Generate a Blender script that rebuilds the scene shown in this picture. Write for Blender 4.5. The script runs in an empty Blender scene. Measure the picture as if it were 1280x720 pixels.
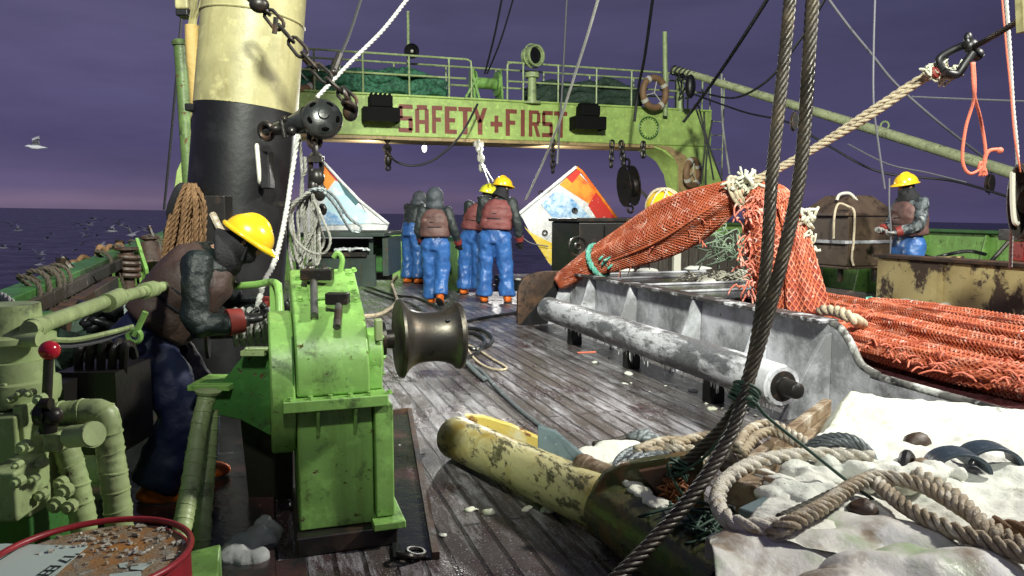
import bpy, bmesh, math, random
from mathutils import Vector, Matrix, noise
random.seed(7)
sc = bpy.context.scene
COL = sc.collection
V = Vector
R = math.radians
# ------------------------------------------------------------------ camera
CAM_H, FPX, YAW, PITCH = 1.38, 930.0, R(18.35), math.atan(92/930.0)
cd = bpy.data.cameras.new('camera'); cam = bpy.data.objects.new('camera', cd); COL.objects.link(cam)
cd.sensor_width = 36.0; cd.lens = 36.0*FPX/1280.0; cd.clip_start = 0.05; cd.clip_end = 6000
cam.location = (0, 0, CAM_H); cam.rotation_euler = (math.pi/2-PITCH, 0, -YAW)
sc.camera = cam
CR = cam.rotation_euler.to_matrix()
EYE = V((0, 0, CAM_H))
FWD = V((math.sin(YAW), math.cos(YAW), 0))
def ray(x, y): return CR @ V(((x-640)/FPX, -(y-360)/FPX, -1))
def P(x, y, D):                 # point seen at photo pixel x, y at distance D ahead
    d = ray(x, y); return EYE + d*(D/d.dot(FWD))
def PZ(x, y, z):
    d = ray(x, y); return EYE + d*((z-CAM_H)/d.z)
def PY(x, y, Y):
    d = ray(x, y); return EYE + d*(Y/d.y)
def PX(x, y, X):
    d = ray(x, y); return EYE + d*(X/d.x)
def PL(lst): return [P(*t) for t in lst]
# ------------------------------------------------------------------ world: dusk sky
w = bpy.data.worlds.new('World'); sc.world = w; w.use_nodes = True
nt = w.node_tree; N = nt.nodes; N.clear()
def nn(t, **k):
    n = nt.nodes.new(t)
    for a, b in k.items(): setattr(n, a, b)
    return n
def lk(a, b): nt.links.new(a, b)
def ramp(els, inp=None):
    r = nn('ShaderNodeValToRGB'); e = r.color_ramp.elements
    while len(e) > 1: e.remove(e[-1])
    e[0].position, e[0].color = els[0][0], (*els[0][1], 1)
    for p_, c in els[1:]:
        q = e.new(p_); q.color = (*c, 1)
    if inp is not None: lk(inp, r.inputs[0])
    return r
tc = nn('ShaderNodeTexCoord')
mp = nn('ShaderNodeMapping'); mp.inputs['Rotation'].default_value = (R(0.0), R(0.9), 0); lk(tc.outputs['Generated'], mp.inputs[0])
sx = nn('ShaderNodeSeparateXYZ'); lk(mp.outputs[0], sx.inputs[0])
nz = nn('ShaderNodeTexNoise'); nz.inputs['Scale'].default_value = 2.2; nz.inputs['Detail'].default_value = 4
mp2 = nn('ShaderNodeMapping'); mp2.inputs['Scale'].default_value = (1, 1, 9); lk(tc.outputs['Generated'], mp2.inputs[0]); lk(mp2.outputs[0], nz.inputs[0])
ma = nn('ShaderNodeMath', operation='MULTIPLY_ADD'); ma.inputs[1].default_value = 0.05; lk(nz.outputs[0], ma.inputs[0]); lk(sx.outputs[2], ma.inputs[2])
sub = nn('ShaderNodeMath', operation='SUBTRACT'); sub.inputs[1].default_value = 0.025; lk(ma.outputs[0], sub.inputs[0])
left = ramp([(0.0, (.11, .082, .14)), (.014, (.135, .098, .158)), (.04, (.088, .070, .138)), (.09, (.064, .056, .126)), (.3, (.080, .072, .138)), (.7, (.068, .064, .122))], sub.outputs[0])
right = ramp([(0.0, (.052, .046, .105)), (.02, (.058, .048, .108)), (.06, (.046, .042, .095)), (.3, (.034, .033, .072)), (.7, (.031, .031, .064))], sub.outputs[0])
mr = nn('ShaderNodeMapRange'); mr.inputs['From Min'].default_value = -.2; mr.inputs['From Max'].default_value = .85; lk(sx.outputs[0], mr.inputs[0])
mx = nn('ShaderNodeMix', data_type='RGBA'); lk(mr.outputs[0], mx.inputs[0]); lk(left.outputs[0], mx.inputs[6]); lk(right.outputs[0], mx.inputs[7])
nz2 = nn('ShaderNodeTexNoise'); nz2.inputs['Scale'].default_value = 3.2; nz2.inputs['Detail'].default_value = 6; nz2.inputs['Roughness'].default_value = .55
mp3 = nn('ShaderNodeMapping'); mp3.inputs['Scale'].default_value = (1, 1, 4.5); lk(tc.outputs['Generated'], mp3.inputs[0]); lk(mp3.outputs[0], nz2.inputs[0])
cl = nn('ShaderNodeMapRange'); cl.inputs['From Min'].default_value = .3; cl.inputs['From Max'].default_value = .7; cl.inputs['To Min'].default_value = .84; cl.inputs['To Max'].default_value = 1.2; lk(nz2.outputs[0], cl.inputs[0])
clx = nn('ShaderNodeMix', data_type='RGBA', blend_type='MULTIPLY'); clx.inputs[0].default_value = 1; lk(mx.outputs[2], clx.inputs[6]); lk(cl.outputs[0], clx.inputs[7])
bg = nn('ShaderNodeBackground'); bg.inputs[1].default_value = 1.12; lk(clx.outputs[2], bg.inputs[0])
wo = nn('ShaderNodeOutputWorld'); lk(bg.outputs[0], wo.inputs[0])
# ------------------------------------------------------------------ the ship's deck floodlights
def spot(name, loc, aim, watts, color, angle=130, blend=.5, size=.15):
    l = bpy.data.lights.new(name, 'SPOT'); l.energy = watts; l.color = color; l.spot_size = R(angle); l.spot_blend = blend
    l.shadow_soft_size = size
    o = bpy.data.objects.new(name, l); COL.objects.link(o); o.location = loc
    o.rotation_euler = (V(aim)-V(loc)).to_track_quat('-Z', 'Y').to_euler()
    return o
spot('deck_flood_starboard', (9.0, 1.2, 7.2), (3.4, 6.0, 0.2), 5000, (1.0, .98, .88), 90, .85, .45)
spot('deck_flood_port', (-.4, -3.0, 7.2), (4.6, 14, 1.8), 11500, (.96, 1.0, .86), 78, 1.0, .5)
spot('gantry_lamp', (2.2, 15.6, 2.75), (1.7, 17.4, 1.6), 150, (1, .98, .92), 160, .5, .08)
spot('gantry_lamp', (6.0, 15.6, 2.75), (7.0, 17.6, 1.4), 170, (1, .96, .88), 165, .5, .08)
spot('gantry_lamp', (4.6, 15.3, 2.8), (3.6, 9.0, 0), 700, (1, .98, .92), 120, .6, .12)
spot('port_side_flood', (-2.5, -3.2, 6.8), (-9, 16, .5), 4500, (.92, .96, 1.0), 46, .7, .15)
# ------------------------------------------------------------------ exposure
sc.view_settings.view_transform = 'Standard'; sc.view_settings.look = 'None'
sc.view_settings.exposure = 0.2; sc.view_settings.gamma = 1.0; sc.view_settings.use_curve_mapping = False
sc.render.engine = 'CYCLES'
sc.cycles.use_denoising = True
try: sc.cycles.denoiser = 'OPENIMAGEDENOISE'
except Exception: pass
sc.cycles.max_bounces = 6; sc.cycles.diffuse_bounces = 3; sc.cycles.glossy_bounces = 3; sc.cycles.caustics_reflective = False; sc.cycles.caustics_refractive = False
# ------------------------------------------------------------------ materials
def mat(name, base, rough=.5, metal=0.0, layers=(), bump=(), spec=.5, rows=None, seam=None, coat=0.0, wave=None):
    """layers: (colour, scale, lo, hi, rough, detail, opts) opts: 'up' = lies on upward faces, 'stretch' = (x,y,z) scale"""
    global nt
    m = bpy.data.materials.new(name); m.use_nodes = True; nt = m.node_tree; nt.nodes.clear()
    tc = nn('ShaderNodeTexCoord'); geo = nn('ShaderNodeNewGeometry')
    co = tc.outputs['Object']
    bs = nn('ShaderNodeBsdfPrincipled'); out = nn('ShaderNodeOutputMaterial'); lk(bs.outputs[0], out.inputs[0])
    bs.inputs['Metallic'].default_value = metal; bs.inputs['Specular IOR Level'].default_value = spec
    if coat: bs.inputs['Coat Weight'].default_value = coat; bs.inputs['Coat Roughness'].default_value = .12
    c = nn('ShaderNodeRGB'); c.outputs[0].default_value = (*base, 1); cur = c.outputs[0]
    rv = nn('ShaderNodeValue'); rv.outputs[0].default_value = rough; rcur = rv.outputs[0]
    height = None
    if rows:                                            # planks: (row height, length)
        mpp = nn('ShaderNodeMapping'); mpp.inputs['Rotation'].default_value = (0, 0, R(90)); lk(co, mpp.inputs[0])
        br = nn('ShaderNodeTexBrick'); lk(mpp.outputs[0], br.inputs[0])
        br.inputs['Scale'].default_value = 1; br.inputs['Row Height'].default_value = rows[0]; br.inputs['Brick Width'].default_value = rows[1]
        br.inputs['Mortar Size'].default_value = rows[2]; br.inputs['Mortar Smooth'].default_value = .3; br.inputs['Bias'].default_value = 0
        br.inputs['Color1'].default_value = (.86, .86, .86, 1); br.inputs['Color2'].default_value = (1.14, 1.12, 1.1, 1); br.inputs['Mortar'].default_value = (.10, .09, .09, 1)
        inv = nn('ShaderNodeMath', operation='MULTIPLY'); inv.inputs[1].default_value = -.8; lk(br.outputs['Fac'], inv.inputs[0]); height = inv.outputs[0]
    for L in layers:
        col, scale, lo, hi, rg, det = L[:6]; o = L[6] if len(L) > 6 else {}
        src = co
        if 'stretch' in o:
            s = nn('ShaderNodeMapping'); s.inputs['Scale'].default_value = o['stretch']; lk(co, s.inputs[0]); src = s.outputs[0]
        n = nn('ShaderNodeTexNoise'); n.inputs['Scale'].default_value = scale; n.inputs['Detail'].default_value = det; n.inputs['Roughness'].default_value = o.get('nr', .6)
        if 'off' in o:
            s = nn('ShaderNodeMapping'); s.inputs['Location'].default_value = (o['off'],)*3; lk(src, s.inputs[0]); src = s.outputs[0]
        lk(src, n.inputs[0])
        r = nn('ShaderNodeMapRange'); r.inputs['From Min'].default_value = lo; r.inputs['From Max'].default_value = hi; lk(n.outputs[0], r.inputs[0]); f = r.outputs[0]
        if 'up' in o:
            sp_ = nn('ShaderNodeSeparateXYZ'); lk(geo.outputs['Normal'], sp_.inputs[0])
            r2 = nn('ShaderNodeMapRange'); r2.inputs['From Min'].default_value = o['up']; r2.inputs['From Max'].default_value = min(1, o['up']+.35); lk(sp_.outputs[2], r2.inputs[0])
            mu = nn('ShaderNodeMath', operation='MULTIPLY'); lk(f, mu.inputs[0]); lk(r2.outputs[0], mu.inputs[1]); f = mu.outputs[0]
        if 'amt' in o:
            mu = nn('ShaderNodeMath', operation='MULTIPLY'); lk(f, mu.inputs[0]); mu.inputs[1].default_value = o['amt']; f = mu.outputs[0]
        m2 = nn('ShaderNodeMix', data_type='RGBA'); lk(f, m2.inputs[0]); lk(cur, m2.inputs[6]); m2.inputs[7].default_value = (*col, 1); cur = m2.outputs[2]
        if rg is not None:
            m3 = nn('ShaderNodeMix', data_type='FLOAT'); lk(f, m3.inputs[0]); lk(rcur, m3.inputs[2]); m3.inputs[3].default_value = rg; rcur = m3.outputs[0]
        if 'h' in o:
            mh = nn('ShaderNodeMath', operation='MULTIPLY'); lk(f, mh.inputs[0]); mh.inputs[1].default_value = o['h']
            if height is not None:
                ad = nn('ShaderNodeMath', operation='ADD'); lk(height, ad.inputs[0]); lk(mh.outputs[0], ad.inputs[1]); height = ad.outputs[0]
            else: height = mh.outputs[0]
    if rows:
        mm = nn('ShaderNodeMix', data_type='RGBA', blend_type='MULTIPLY'); mm.inputs[0].default_value = .72; lk(cur, mm.inputs[6]); lk(br.outputs[0], mm.inputs[7]); cur = mm.outputs[2]
    lk(cur, bs.inputs['Base Color']); lk(rcur, bs.inputs['Roughness'])
    for (scale, amt) in bump:
        n = nn('ShaderNodeTexNoise'); n.inputs['Scale'].default_value = scale; n.inputs['Detail'].default_value = 5; lk(co, n.inputs[0])
        mh = nn('ShaderNodeMath', operation='MULTIPLY'); lk(n.outputs[0], mh.inputs[0]); mh.inputs[1].default_value = amt
        if height is not None:
            ad = nn('ShaderNodeMath', operation='ADD'); lk(height, ad.inputs[0]); lk(mh.outputs[0], ad.inputs[1]); height = ad.outputs[0]
        else: height = mh.outputs[0]
    if height is not None:
        b = nn('ShaderNodeBump'); b.inputs['Distance'].default_value = .01; b.inputs['Strength'].default_value = 1; lk(height, b.inputs['Height']); lk(b.outputs[0], bs.inputs['Normal'])
    return m
def emis(name, col, st):
    global nt
    m = bpy.data.materials.new(name); m.use_nodes = True; nt = m.node_tree; nt.nodes.clear()
    e = nn('ShaderNodeEmission'); e.inputs[0].default_value = (*col, 1); e.inputs[1].default_value = st
    o = nn('ShaderNodeOutputMaterial'); lk(e.outputs[0], o.inputs[0]); return m
RUST = (.11, .035, .012); GRIME = (.018, .016, .013); SNOW = (.82, .85, .86)
def paint(name, col, rough=.38, rust=.60, grime=.56, chip=None, **k):
    dk = tuple(c*.62 for c in col); lt = tuple(min(1, c*1.25) for c in col)
    L = [(dk, 3.0, .35, .7, None, 5), (tuple(c*.45+.02*(1-i) for i, c in enumerate(col)), 5, .55, .72, None, 6, {'off': 12, 'stretch': (4, 4, .3), 'amt': .55}), (lt, 11, .55, .75, None, 4, {'off': 3.1}),
         (GRIME, 7, grime, grime+.12, .6, 8, {'off': 7.7, 'amt': .75, 'nr': .72}),
         ((.02, .018, .012), 42, rust+.01, rust+.05, .7, 6, {'off': 21, 'nr': .72, 'amt': .85}), (RUST, 16, rust, rust+.05, .8, 8, {'off': 1.7, 'nr': .7, 'h': -.25})]
    if chip: L.append(chip)
    return mat(name, col, rough, layers=L, bump=((45, .10), (9, .25)), **k)
M = {}
M['green'] = paint('green_paint', (.28, .53, .135), .38, rust=.63, grime=.55)
M['olivegreen'] = paint('olive_green_paint', (.10, .16, .05), .45)
M['green_dark'] = paint('dark_green_paint', (.05, .17, .04), .38)
M['green_beam'] = paint('gantry_paint', (.47, .66, .18), .45, rust=.69, grime=.66)
M['pale'] = paint('pale_green_paint', (.43, .54, .25), .42, rust=.655, grime=.55)
M['cream'] = paint('cream_paint', (.34, .31, .155), .45, rust=.72, grime=.66)
M['black'] = mat('black_paint', (.005, .005, .006), .42, layers=[((.016, .016, .018), 4, .5, .8, .5, 6), ((.05, .03, .02), 15, .68, .72, .7, 8)], bump=((30, .12),))
M['matteblack'] = mat('matte_black_paint', (.004, .004, .004), .8, spec=.2, bump=((30, .2),))
M['blockblack'] = mat('greased_cast_steel', (.022, .024, .024), .28, .3, layers=[((.06, .06, .058), 7, .5, .7, .4, 6)], bump=((30, .2),))
M['darksteel'] = mat('dark_steel', (.03, .027, .025), .38, .55, layers=[((.075, .04, .022), 9, .52, .68, .7, 8), ((.10, .10, .10), 25, .62, .7, .3, 5)], bump=((40, .2),))
M['brightsteel'] = mat('worn_steel', (.105, .098, .086), .40, .85, layers=[((.07, .05, .032), 6, .45, .7, .5, 8, {'stretch': (.5, 3, 3)}), ((.03, .025, .02), 20, .6, .7, .6, 6)], bump=((60, .08), (8, .1)))
M['rustbrown'] = mat('rusted_plate', (.045, .026, .018), .5, layers=[((.10, .045, .02), 5, .45, .7, .7, 8), ((.02, .016, .014), 9, .5, .65, .35, 6)], bump=((30, .35),))
M['deck'] = mat('wet_deck_planks', (.078, .065, .061), .29, rows=(.112, 3.1, .011),
    layers=[((.125, .105, .102), 1.3, .42, .68, .36, 6), ((.03, .05, .03), .9, .56, .72, .25, 5, {'off': 4.2, 'amt': .6}),
            ((.055, .03, .032), 2.1, .52, .66, .16, 5, {'off': 9.2}),
            ((.55, .54, .60), 2.6, .49, .64, .5, 10, {'nr': .84, 'off': 2.2, 'amt': .78, 'h': .3, 'stretch': (2.6, .55, 1)}),
            ((.75, .75, .82), 95, .62, .67, .3, 3, {'amt': .8, 'h': .3}), ((.6, .6, .66), 48, .67, .71, .35, 4, {'off': 5, 'amt': .7, 'h': .3})],
    bump=((5, .5), (70, .18)), spec=.6)
M['steeldeck'] = mat('wet_steel_plate', (.02, .022, .022), .16, layers=[((.10, .04, .04), 2.5, .5, .7, .3, 6), ((.30, .31, .33), 5, .6, .72, .5, 8, {'nr': .75, 'amt': .6})], bump=((7, .5), (50, .12)), spec=.6)
M['redfloor'] = mat('dark_red_wet_plate', (.075, .022, .026), .2, layers=[((.04, .018, .02), 2.5, .45, .7, .35, 6), ((.45, .42, .43), 35, .68, .72, .4, 6, {'amt': .6})], bump=((7, .5), (60, .2)), spec=.6)
M['snow'] = mat('snow', (.68, .68, .62), .75, layers=[((.70, .69, .42), 1.3, .54, .72, None, 6, {'amt': .6}), ((.50, .56, .50), 2.4, .54, .74, None, 7, {'off': 6, 'amt': .6}), ((.42, .40, .34), 7, .62, .74, None, 8, {'off': 2, 'amt': .6})], bump=((6, .7), (22, .7), (80, .35)), spec=.3)
M['ice'] = mat('ice', (.66, .70, .70), .22, layers=[((.85, .87, .88), 9, .45, .65, .5, 6)], bump=((20, .5),), spec=.6)
M['sea'] = mat('sea_water', (.014, .016, .060), .22, bump=((.12, 40.0), (.5, 14.0), (1.6, 4.0)), layers=[((.035, .04, .10), .25, .45, .65, .4, 8, {'nr': .7}), ((.22, .23, .30), .7, .66, .69, .6, 9, {'nr': .75, 'amt': .7})], spec=.45)
M['frost'] = mat('frosted_grey_paint', (.22, .22, .235), .5, layers=[((.10, .10, .11), 2.4, .52, .64, .45, 6, {'off': 3}), ((.56, .56, .61), 2.8, .40, .60, .7, 8, {'nr': .66, 'h': .5}), ((.16, .09, .06), 12, .66, .71, .7, 7)], bump=((14, .4), (70, .15)))
M['icedroller'] = mat('iced_grey_steel', (.12, .125, .135), .35, layers=[((.13, .13, .135), 5, .5, .7, .4, 6, {'stretch': (3, .6, 3)}), ((.60, .60, .64), 3.6, .47, .54, .6, 10, {'nr': .70, 'stretch': (1.4, .35, 1), 'h': .7, 'off': 2.6}), ((.30, .30, .32), 40, .5, .7, None, 4, {'amt': .5})], bump=((16, .4), (60, .2)))
M['teal'] = mat('teal_rope', (.12, .42, .33), .7, bump=((60, .5),), layers=[((.5, .62, .56), 14, .55, .7, None, 5)])
M['orange_net'] = mat('orange_net_twine', (.46, .105, .042), .65, layers=[((.30, .05, .022), 4, .46, .70, None, 5), ((.66, .27, .18), 9, .50, .68, None, 7), ((.74, .56, .50), 14, .60, .70, None, 8)], bump=((70, .5),))
M['orange_core'] = mat('orange_net_inner_mesh', (.23, .030, .014), .75, layers=[((.10, .014, .008), 18, .45, .62, None, 4)], bump=((55, 1.0),))
M['pink'] = mat('pink_twine', (.60, .15, .09), .65, bump=((90, .4),))
M['manila'] = mat('frosted_manila_rope', (.36, .29, .20), .75, layers=[((.62, .58, .50), 14, .48, .66, None, 7), ((.17, .12, .08), 8, .52, .7, None, 6, {'off': 4})], bump=((120, .6), (30, .3)))
M['manila_dark'] = mat('brown_rope', (.15, .078, .034), .75, layers=[((.25, .14, .065), 10, .48, .66, None, 6)], bump=((120, .5),))
M['sling'] = mat('pale_sling_rope', (.50, .42, .30), .7, layers=[((.3, .24, .17), 16, .5, .66, None, 6)], bump=((90, .5),))
M['bluegrey'] = mat('grey_wire_rope', (.15, .17, .18), .45, .3, layers=[((.5, .54, .56), 12, .55, .72, .6, 7)], bump=((90, .4),))
M['wire'] = mat('greased_wire', (.038, .031, .026), .45, .3, layers=[((.11, .085, .055), 10, .5, .68, .5, 6), ((.02, .018, .016), 5, .5, .66, .3, 5)], bump=((70, .3),))
M['coilgrey'] = mat('grey_thin_rope', (.24, .235, .21), .65, layers=[((.12, .11, .09), 9, .48, .68, None, 6), ((.40, .40, .38), 20, .6, .7, None, 5)], bump=((90, .5),))
M['white_rope'] = mat('white_rope', (.42, .42, .40), .65, layers=[((.35, .34, .30), 9, .5, .7, None, 5)], bump=((90, .5),))
M['darkline'] = mat('dark_line', (.012, .012, .016), .6)
M['greyline'] = mat('grey_line', (.13, .13, .15), .6)
M['hose'] = mat('black_hose', (.012, .013, .014), .3, layers=[((.2, .2, .22), 12, .64, .72, .6, 5)], bump=((40, .3),))
M['twine'] = mat('dark_green_twine', (.02, .055, .035), .6)
M['greennet'] = mat('green_netting', (.05, .20, .11), .7, layers=[((.012, .06, .035), 14, .42, .6, None, 6), ((.25, .42, .33), 30, .64, .72, None, 5)], bump=((35, 1.6), (90, .7)))
M['darknet'] = mat('dark_green_netting', (.022, .045, .03), .75, layers=[((.05, .09, .06), 16, .5, .66, None, 6)], bump=((30, 1.6), (90, .7)))
M['yellow'] = mat('helmet_yellow', (.80, .50, .015), .25, coat=.3, layers=[((.55, .33, .02), 12, .6, .76, .5, 6)])
M['lime'] = mat('helmet_lime_yellow', (.70, .66, .03), .28, coat=.3)
M['orange'] = mat('orange_rubber', (.62, .13, .012), .4, layers=[((.3, .06, .012), 9, .55, .72, .6, 5)])
M['boompaint'] = paint('pale_boom_paint', (.58, .64, .36), .45)
M['greysteel'] = mat('rubbed_grey_steel', (.20, .20, .19), .35, .6, layers=[((.08, .06, .045), 9, .52, .66, .5, 7)], bump=((40, .2),))
M['blue'] = mat('blue_oilskin', (.036, .125, .37), .40, layers=[((.02, .07, .24), 5, .48, .68, .42, 5)], bump=((5, .9), (14, .25)), spec=.5)
M['navy'] = mat('navy_oilskin', (.006, .011, .05), .62, layers=[((.010, .017, .07), 6, .5, .7, None, 5)], bump=((7, 1.0), (24, .5)))
M['darkvest'] = mat('dark_brown_vest', (.060, .034, .028), .6, layers=[((.045, .026, .022), 5, .48, .68, None, 5)], bump=((14, .6), (60, .3)))
M['doorcyan'] = mat('cyan_white_door_paint', (.50, .74, .82), .45, layers=[((.25, .52, .72), 5, .55, .7, None, 8), ((.8, .82, .82), 3, .52, .7, None, 6, {'off': 4})])
M['maroon'] = mat('maroon_vest', (.20, .058, .055), .6, layers=[((.13, .035, .035), 5, .48, .68, None, 5), ((.45, .25, .23), 9, .66, .74, None, 6, {'amt': .6})], bump=((14, .6), (60, .3)))
M['brownvest'] = mat('brown_vest', (.135, .068, .06), .6, layers=[((.08, .04, .036), 5, .48, .68, None, 5), ((.40, .28, .26), 9, .67, .74, None, 6, {'amt': .5})], bump=((14, .6), (60, .3)))
M['jacket'] = mat('dark_jacket', (.020, .026, .027), .55, layers=[((.045, .05, .05), 7, .5, .7, None, 6)], bump=((10, 1.2), (34, .6)))
M['greenjacket'] = mat('dark_green_jacket', (.006, .012, .012), .5, layers=[((.015, .027, .026), 7, .5, .7, None, 6)], bump=((9, 1.4), (30, .8)))
M['camo'] = mat('grey_camouflage', (.10, .12, .13), .6, layers=[((.025, .03, .035), 12, .49, .53, None, 3), ((.30, .33, .34), 15, .58, .61, None, 3, {'off': 5})], bump=((12, 1.0),))
M['knit'] = mat('black_knit', (.012, .012, .015), .8, bump=((90, .6),))
M['skin'] = mat('skin', (.42, .24, .17), .5)
M['redcuff'] = mat('red_cuff', (.22, .03, .025), .55)
M['glove'] = mat('pale_work_glove', (.34, .34, .33), .7, layers=[((.08, .08, .08), 22, .5, .62, None, 4)])
M['blackglove'] = mat('black_rubber_glove', (.015, .015, .016), .35)
M['letter'] = mat('red_brown_letter_paint', (.22, .045, .028), .5, layers=[((.15, .03, .02), 9, .5, .68, None, 5), ((.36, .50, .17), 13, .68, .71, None, 7)])
M['doorwhite'] = paint('white_door_paint', (.78, .80, .80), .45, rust=.71, grime=.72)
M['doorblue'] = mat('blue_stained_white_paint', (.55, .70, .82), .45, layers=[((.08, .28, .58), 5, .44, .62, None, 9, {'nr': .75})])
M['doororange'] = mat('orange_door_paint', (.80, .30, .03), .4, layers=[((.75, .10, .02), 2.2, .45, .62, None, 8, {'nr': .7}), ((.8, .7, .6), 20, .66, .7, None, 7)])
M['doorred'] = mat('red_door_paint', (.55, .03, .02), .4, layers=[((.8, .7, .65), 18, .64, .68, None, 7)])
M['doorteal'] = mat('dark_teal_door_paint', (.02, .10, .12), .4)
M['dooryellow'] = mat('yellow_door_paint', (.80, .58, .06), .4, layers=[((.85, .80, .5), 4, .48, .66, None, 7)])
M['tanwall'] = mat('peeling_tan_paint', (.52, .41, .19), .5, layers=[((.38, .28, .11), 3, .45, .7, None, 6), ((.055, .03, .02), 2.1, .53, .58, .7, 9, {'nr': .7, 'stretch': (1, 1, .8), 'h': -.4}), ((.03, .02, .015), 9, .60, .65, .75, 9, {'nr': .72, 'stretch': (1, .6, 2), 'h': -.3})], bump=((30, .2),))
M['boxbrown'] = mat('weathered_brown_box', (.070, .045, .030), .55, layers=[((.12, .08, .05), 3, .5, .7, None, 6), ((.035, .022, .016), 8, .54, .66, .4, 7)], bump=((24, .3),))
M['darkbox'] = mat('dark_wet_steel', (.016, .014, .013), .35, layers=[((.05, .03, .02), 5, .55, .7, .5, 7)], bump=((20, .3),))
M['wood'] = mat('wet_timber', (.25, .18, .115), .55, layers=[((.10, .06, .035), 4, .45, .66, None, 7, {'stretch': (1, 6, 6)}), ((.55, .50, .42), 7, .50, .68, .7, 9, {'nr': .72})], bump=((30, .5),))
M['darkwood'] = mat('dark_weathered_timber', (.038, .030, .024), .6, layers=[((.10, .09, .08), 6, .55, .7, None, 7, {'stretch': (6, 6, .5)}), ((.5, .5, .5), 9, .67, .71, .7, 8, {'stretch': (4, 4, .6)})], bump=((30, .5),))
M['ring'] = mat('faded_orange_ring', (.26, .15, .075), .6, layers=[((.16, .09, .05), 8, .5, .7, None, 5)], bump=((40, .3),))
M['whiteband'] = mat('white_band', (.6, .58, .5), .6)
M['redball'] = mat('red_plastic_knob', (.50, .012, .03), .22, coat=.4)
M['drumred'] = paint('red_drum_paint', (.33, .02, .03), .38, rust=.68, grime=.6)
M['drumtop'] = mat('orange_drum_lid', (.44, .18, .035), .35, layers=[((.30, .13, .05), 5, .5, .7, None, 6), ((.33, .30, .22), 9, .44, .60, .25, 9, {'amt': .85, 'nr': .7, 'h': .4}), ((.62, .62, .55), 22, .52, .66, .3, 9, {'nr': .75, 'h': .5, 'off': 3})], bump=((30, .2),))
M['label'] = mat('pale_label', (.52, .62, .57), .5, layers=[((.35, .42, .38), 9, .52, .7, None, 7)])
M['ink'] = mat('black_ink', (.02, .03, .03), .5)
M['pipe_yellow'] = mat('chipped_pale_yellow_paint', (.58, .53, .27), .38, layers=[((.33, .24, .05), 3.5, .5, .66, None, 6), ((.10, .095, .04), 6, .53, .58, .4, 10, {'nr': .76, 'stretch': (3.4, .8, 2.4), 'h': -.3}), ((.05, .035, .02), 13, .60, .65, .6, 8, {'nr': .7})], bump=((30, .2),))
M['pipe_olive'] = mat('olive_stained_paint', (.085, .08, .03), .22, layers=[((.04, .055, .022), 3.5, .45, .65, None, 6), ((.16, .085, .03), 6, .55, .68, .5, 8), ((.012, .012, .01), 9, .56, .66, .5, 9, {'off': 5, 'nr': .7})], bump=((25, .3),))
M['sack'] = mat('frosted_plastic_sheet', (.64, .62, .58), .5, layers=[((.36, .44, .28), 4.2, .46, .62, .35, 5), ((.30, .24, .18), 5.0, .50, .64, .35, 6, {'off': 3}), ((.70, .69, .69), 7, .54, .7, .6, 8, {'off': 8})], bump=((20, .4), (60, .2)), spec=.35)
M['bluestrap'] = mat('dark_blue_steel', (.028, .045, .065), .4, layers=[((.1, .13, .16), 9, .5, .7, None, 6), ((.015, .02, .03), 14, .55, .7, None, 6)], bump=((30, .3),))
M['bluegreen'] = mat('slate_painted_plate', (.13, .18, .19), .45, layers=[((.05, .08, .085), 7, .48, .66, None, 7), ((.6, .62, .62), 30, .67, .71, .6, 6)], bump=((30, .2),))
M['gull'] = mat('white_feathers', (.85, .86, .88), .7)
M['gullgrey'] = mat('grey_feathers', (.62, .63, .66), .7)
M['lampglass'] = emis('lit_lamp', (1, .97, .88), 7)
M['hull'] = paint('hull_paint', (.03, .05, .04), .45)
M['beamunder'] = paint('tan_paint', (.50, .36, .17), .5, rust=.7)
M['redbox'] = paint('red_paint', (.42, .02, .015), .4)
M['frayed'] = mat('pale_frayed_rope', (.55, .55, .44), .8, bump=((80, .6),))
# ------------------------------------------------------------------ mesh helpers
WL = {}
def frame(d):
    d = d.normalized(); a = V((0, 0, 1)) if abs(d.z) < .9 else V((1, 0, 0))
    u = d.cross(a).normalized(); return u, d.cross(u).normalized()
def sp(pts, n=6, closed=False):                       # Catmull-Rom through points
    pts = [V(p) for p in pts]; L = len(pts); out = []
    if L < 3 and not closed: return [pts[0].lerp(pts[-1], i/n) for i in range(n+1)]
    rng = range(L if closed else L-1)
    g = (lambda i: pts[i % L]) if closed else (lambda i: pts[min(max(i, 0), L-1)])
    for i in rng:
        a, b, c, d = g(i-1), g(i), g(i+1), g(i+2)
        for k in range(n):
            t = k/n
            out.append(.5*((2*b)+(c-a)*t+(2*a-5*b+4*c-d)*t*t+(3*b-a-3*c+d)*t**3))
    if not closed: out.append(pts[-1])
    return out
def even(pts, step):                                  # resample to an even step
    d = [0]
    for a, b in zip(pts, pts[1:]): d.append(d[-1]+(b-a).length)
    n = max(2, int(d[-1]/step)); out = []; j = 0
    for i in range(n+1):
        s = d[-1]*i/n
        while j < len(d)-2 and d[j+1] < s: j += 1
        t = (s-d[j])/max(1e-9, d[j+1]-d[j]); out.append(pts[j].lerp(pts[j+1], t))
    return out
def frames(pts, closed=False):                        # parallel transport
    n = len(pts); T = []
    for i in range(n):
        a = pts[(i-1) % n] if (closed or i > 0) else pts[0]; b = pts[(i+1) % n] if (closed or i < n-1) else pts[-1]
        t = b-a; T.append(t.normalized() if t.length > 1e-9 else V((0, 0, 1)))
    u, _ = frame(T[0]); F = []
    for t in T:
        u = (u-t*u.dot(t)); u = u.normalized() if u.length > 1e-6 else frame(t)[0]
        F.append((t, u, t.cross(u)))
    return F
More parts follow.
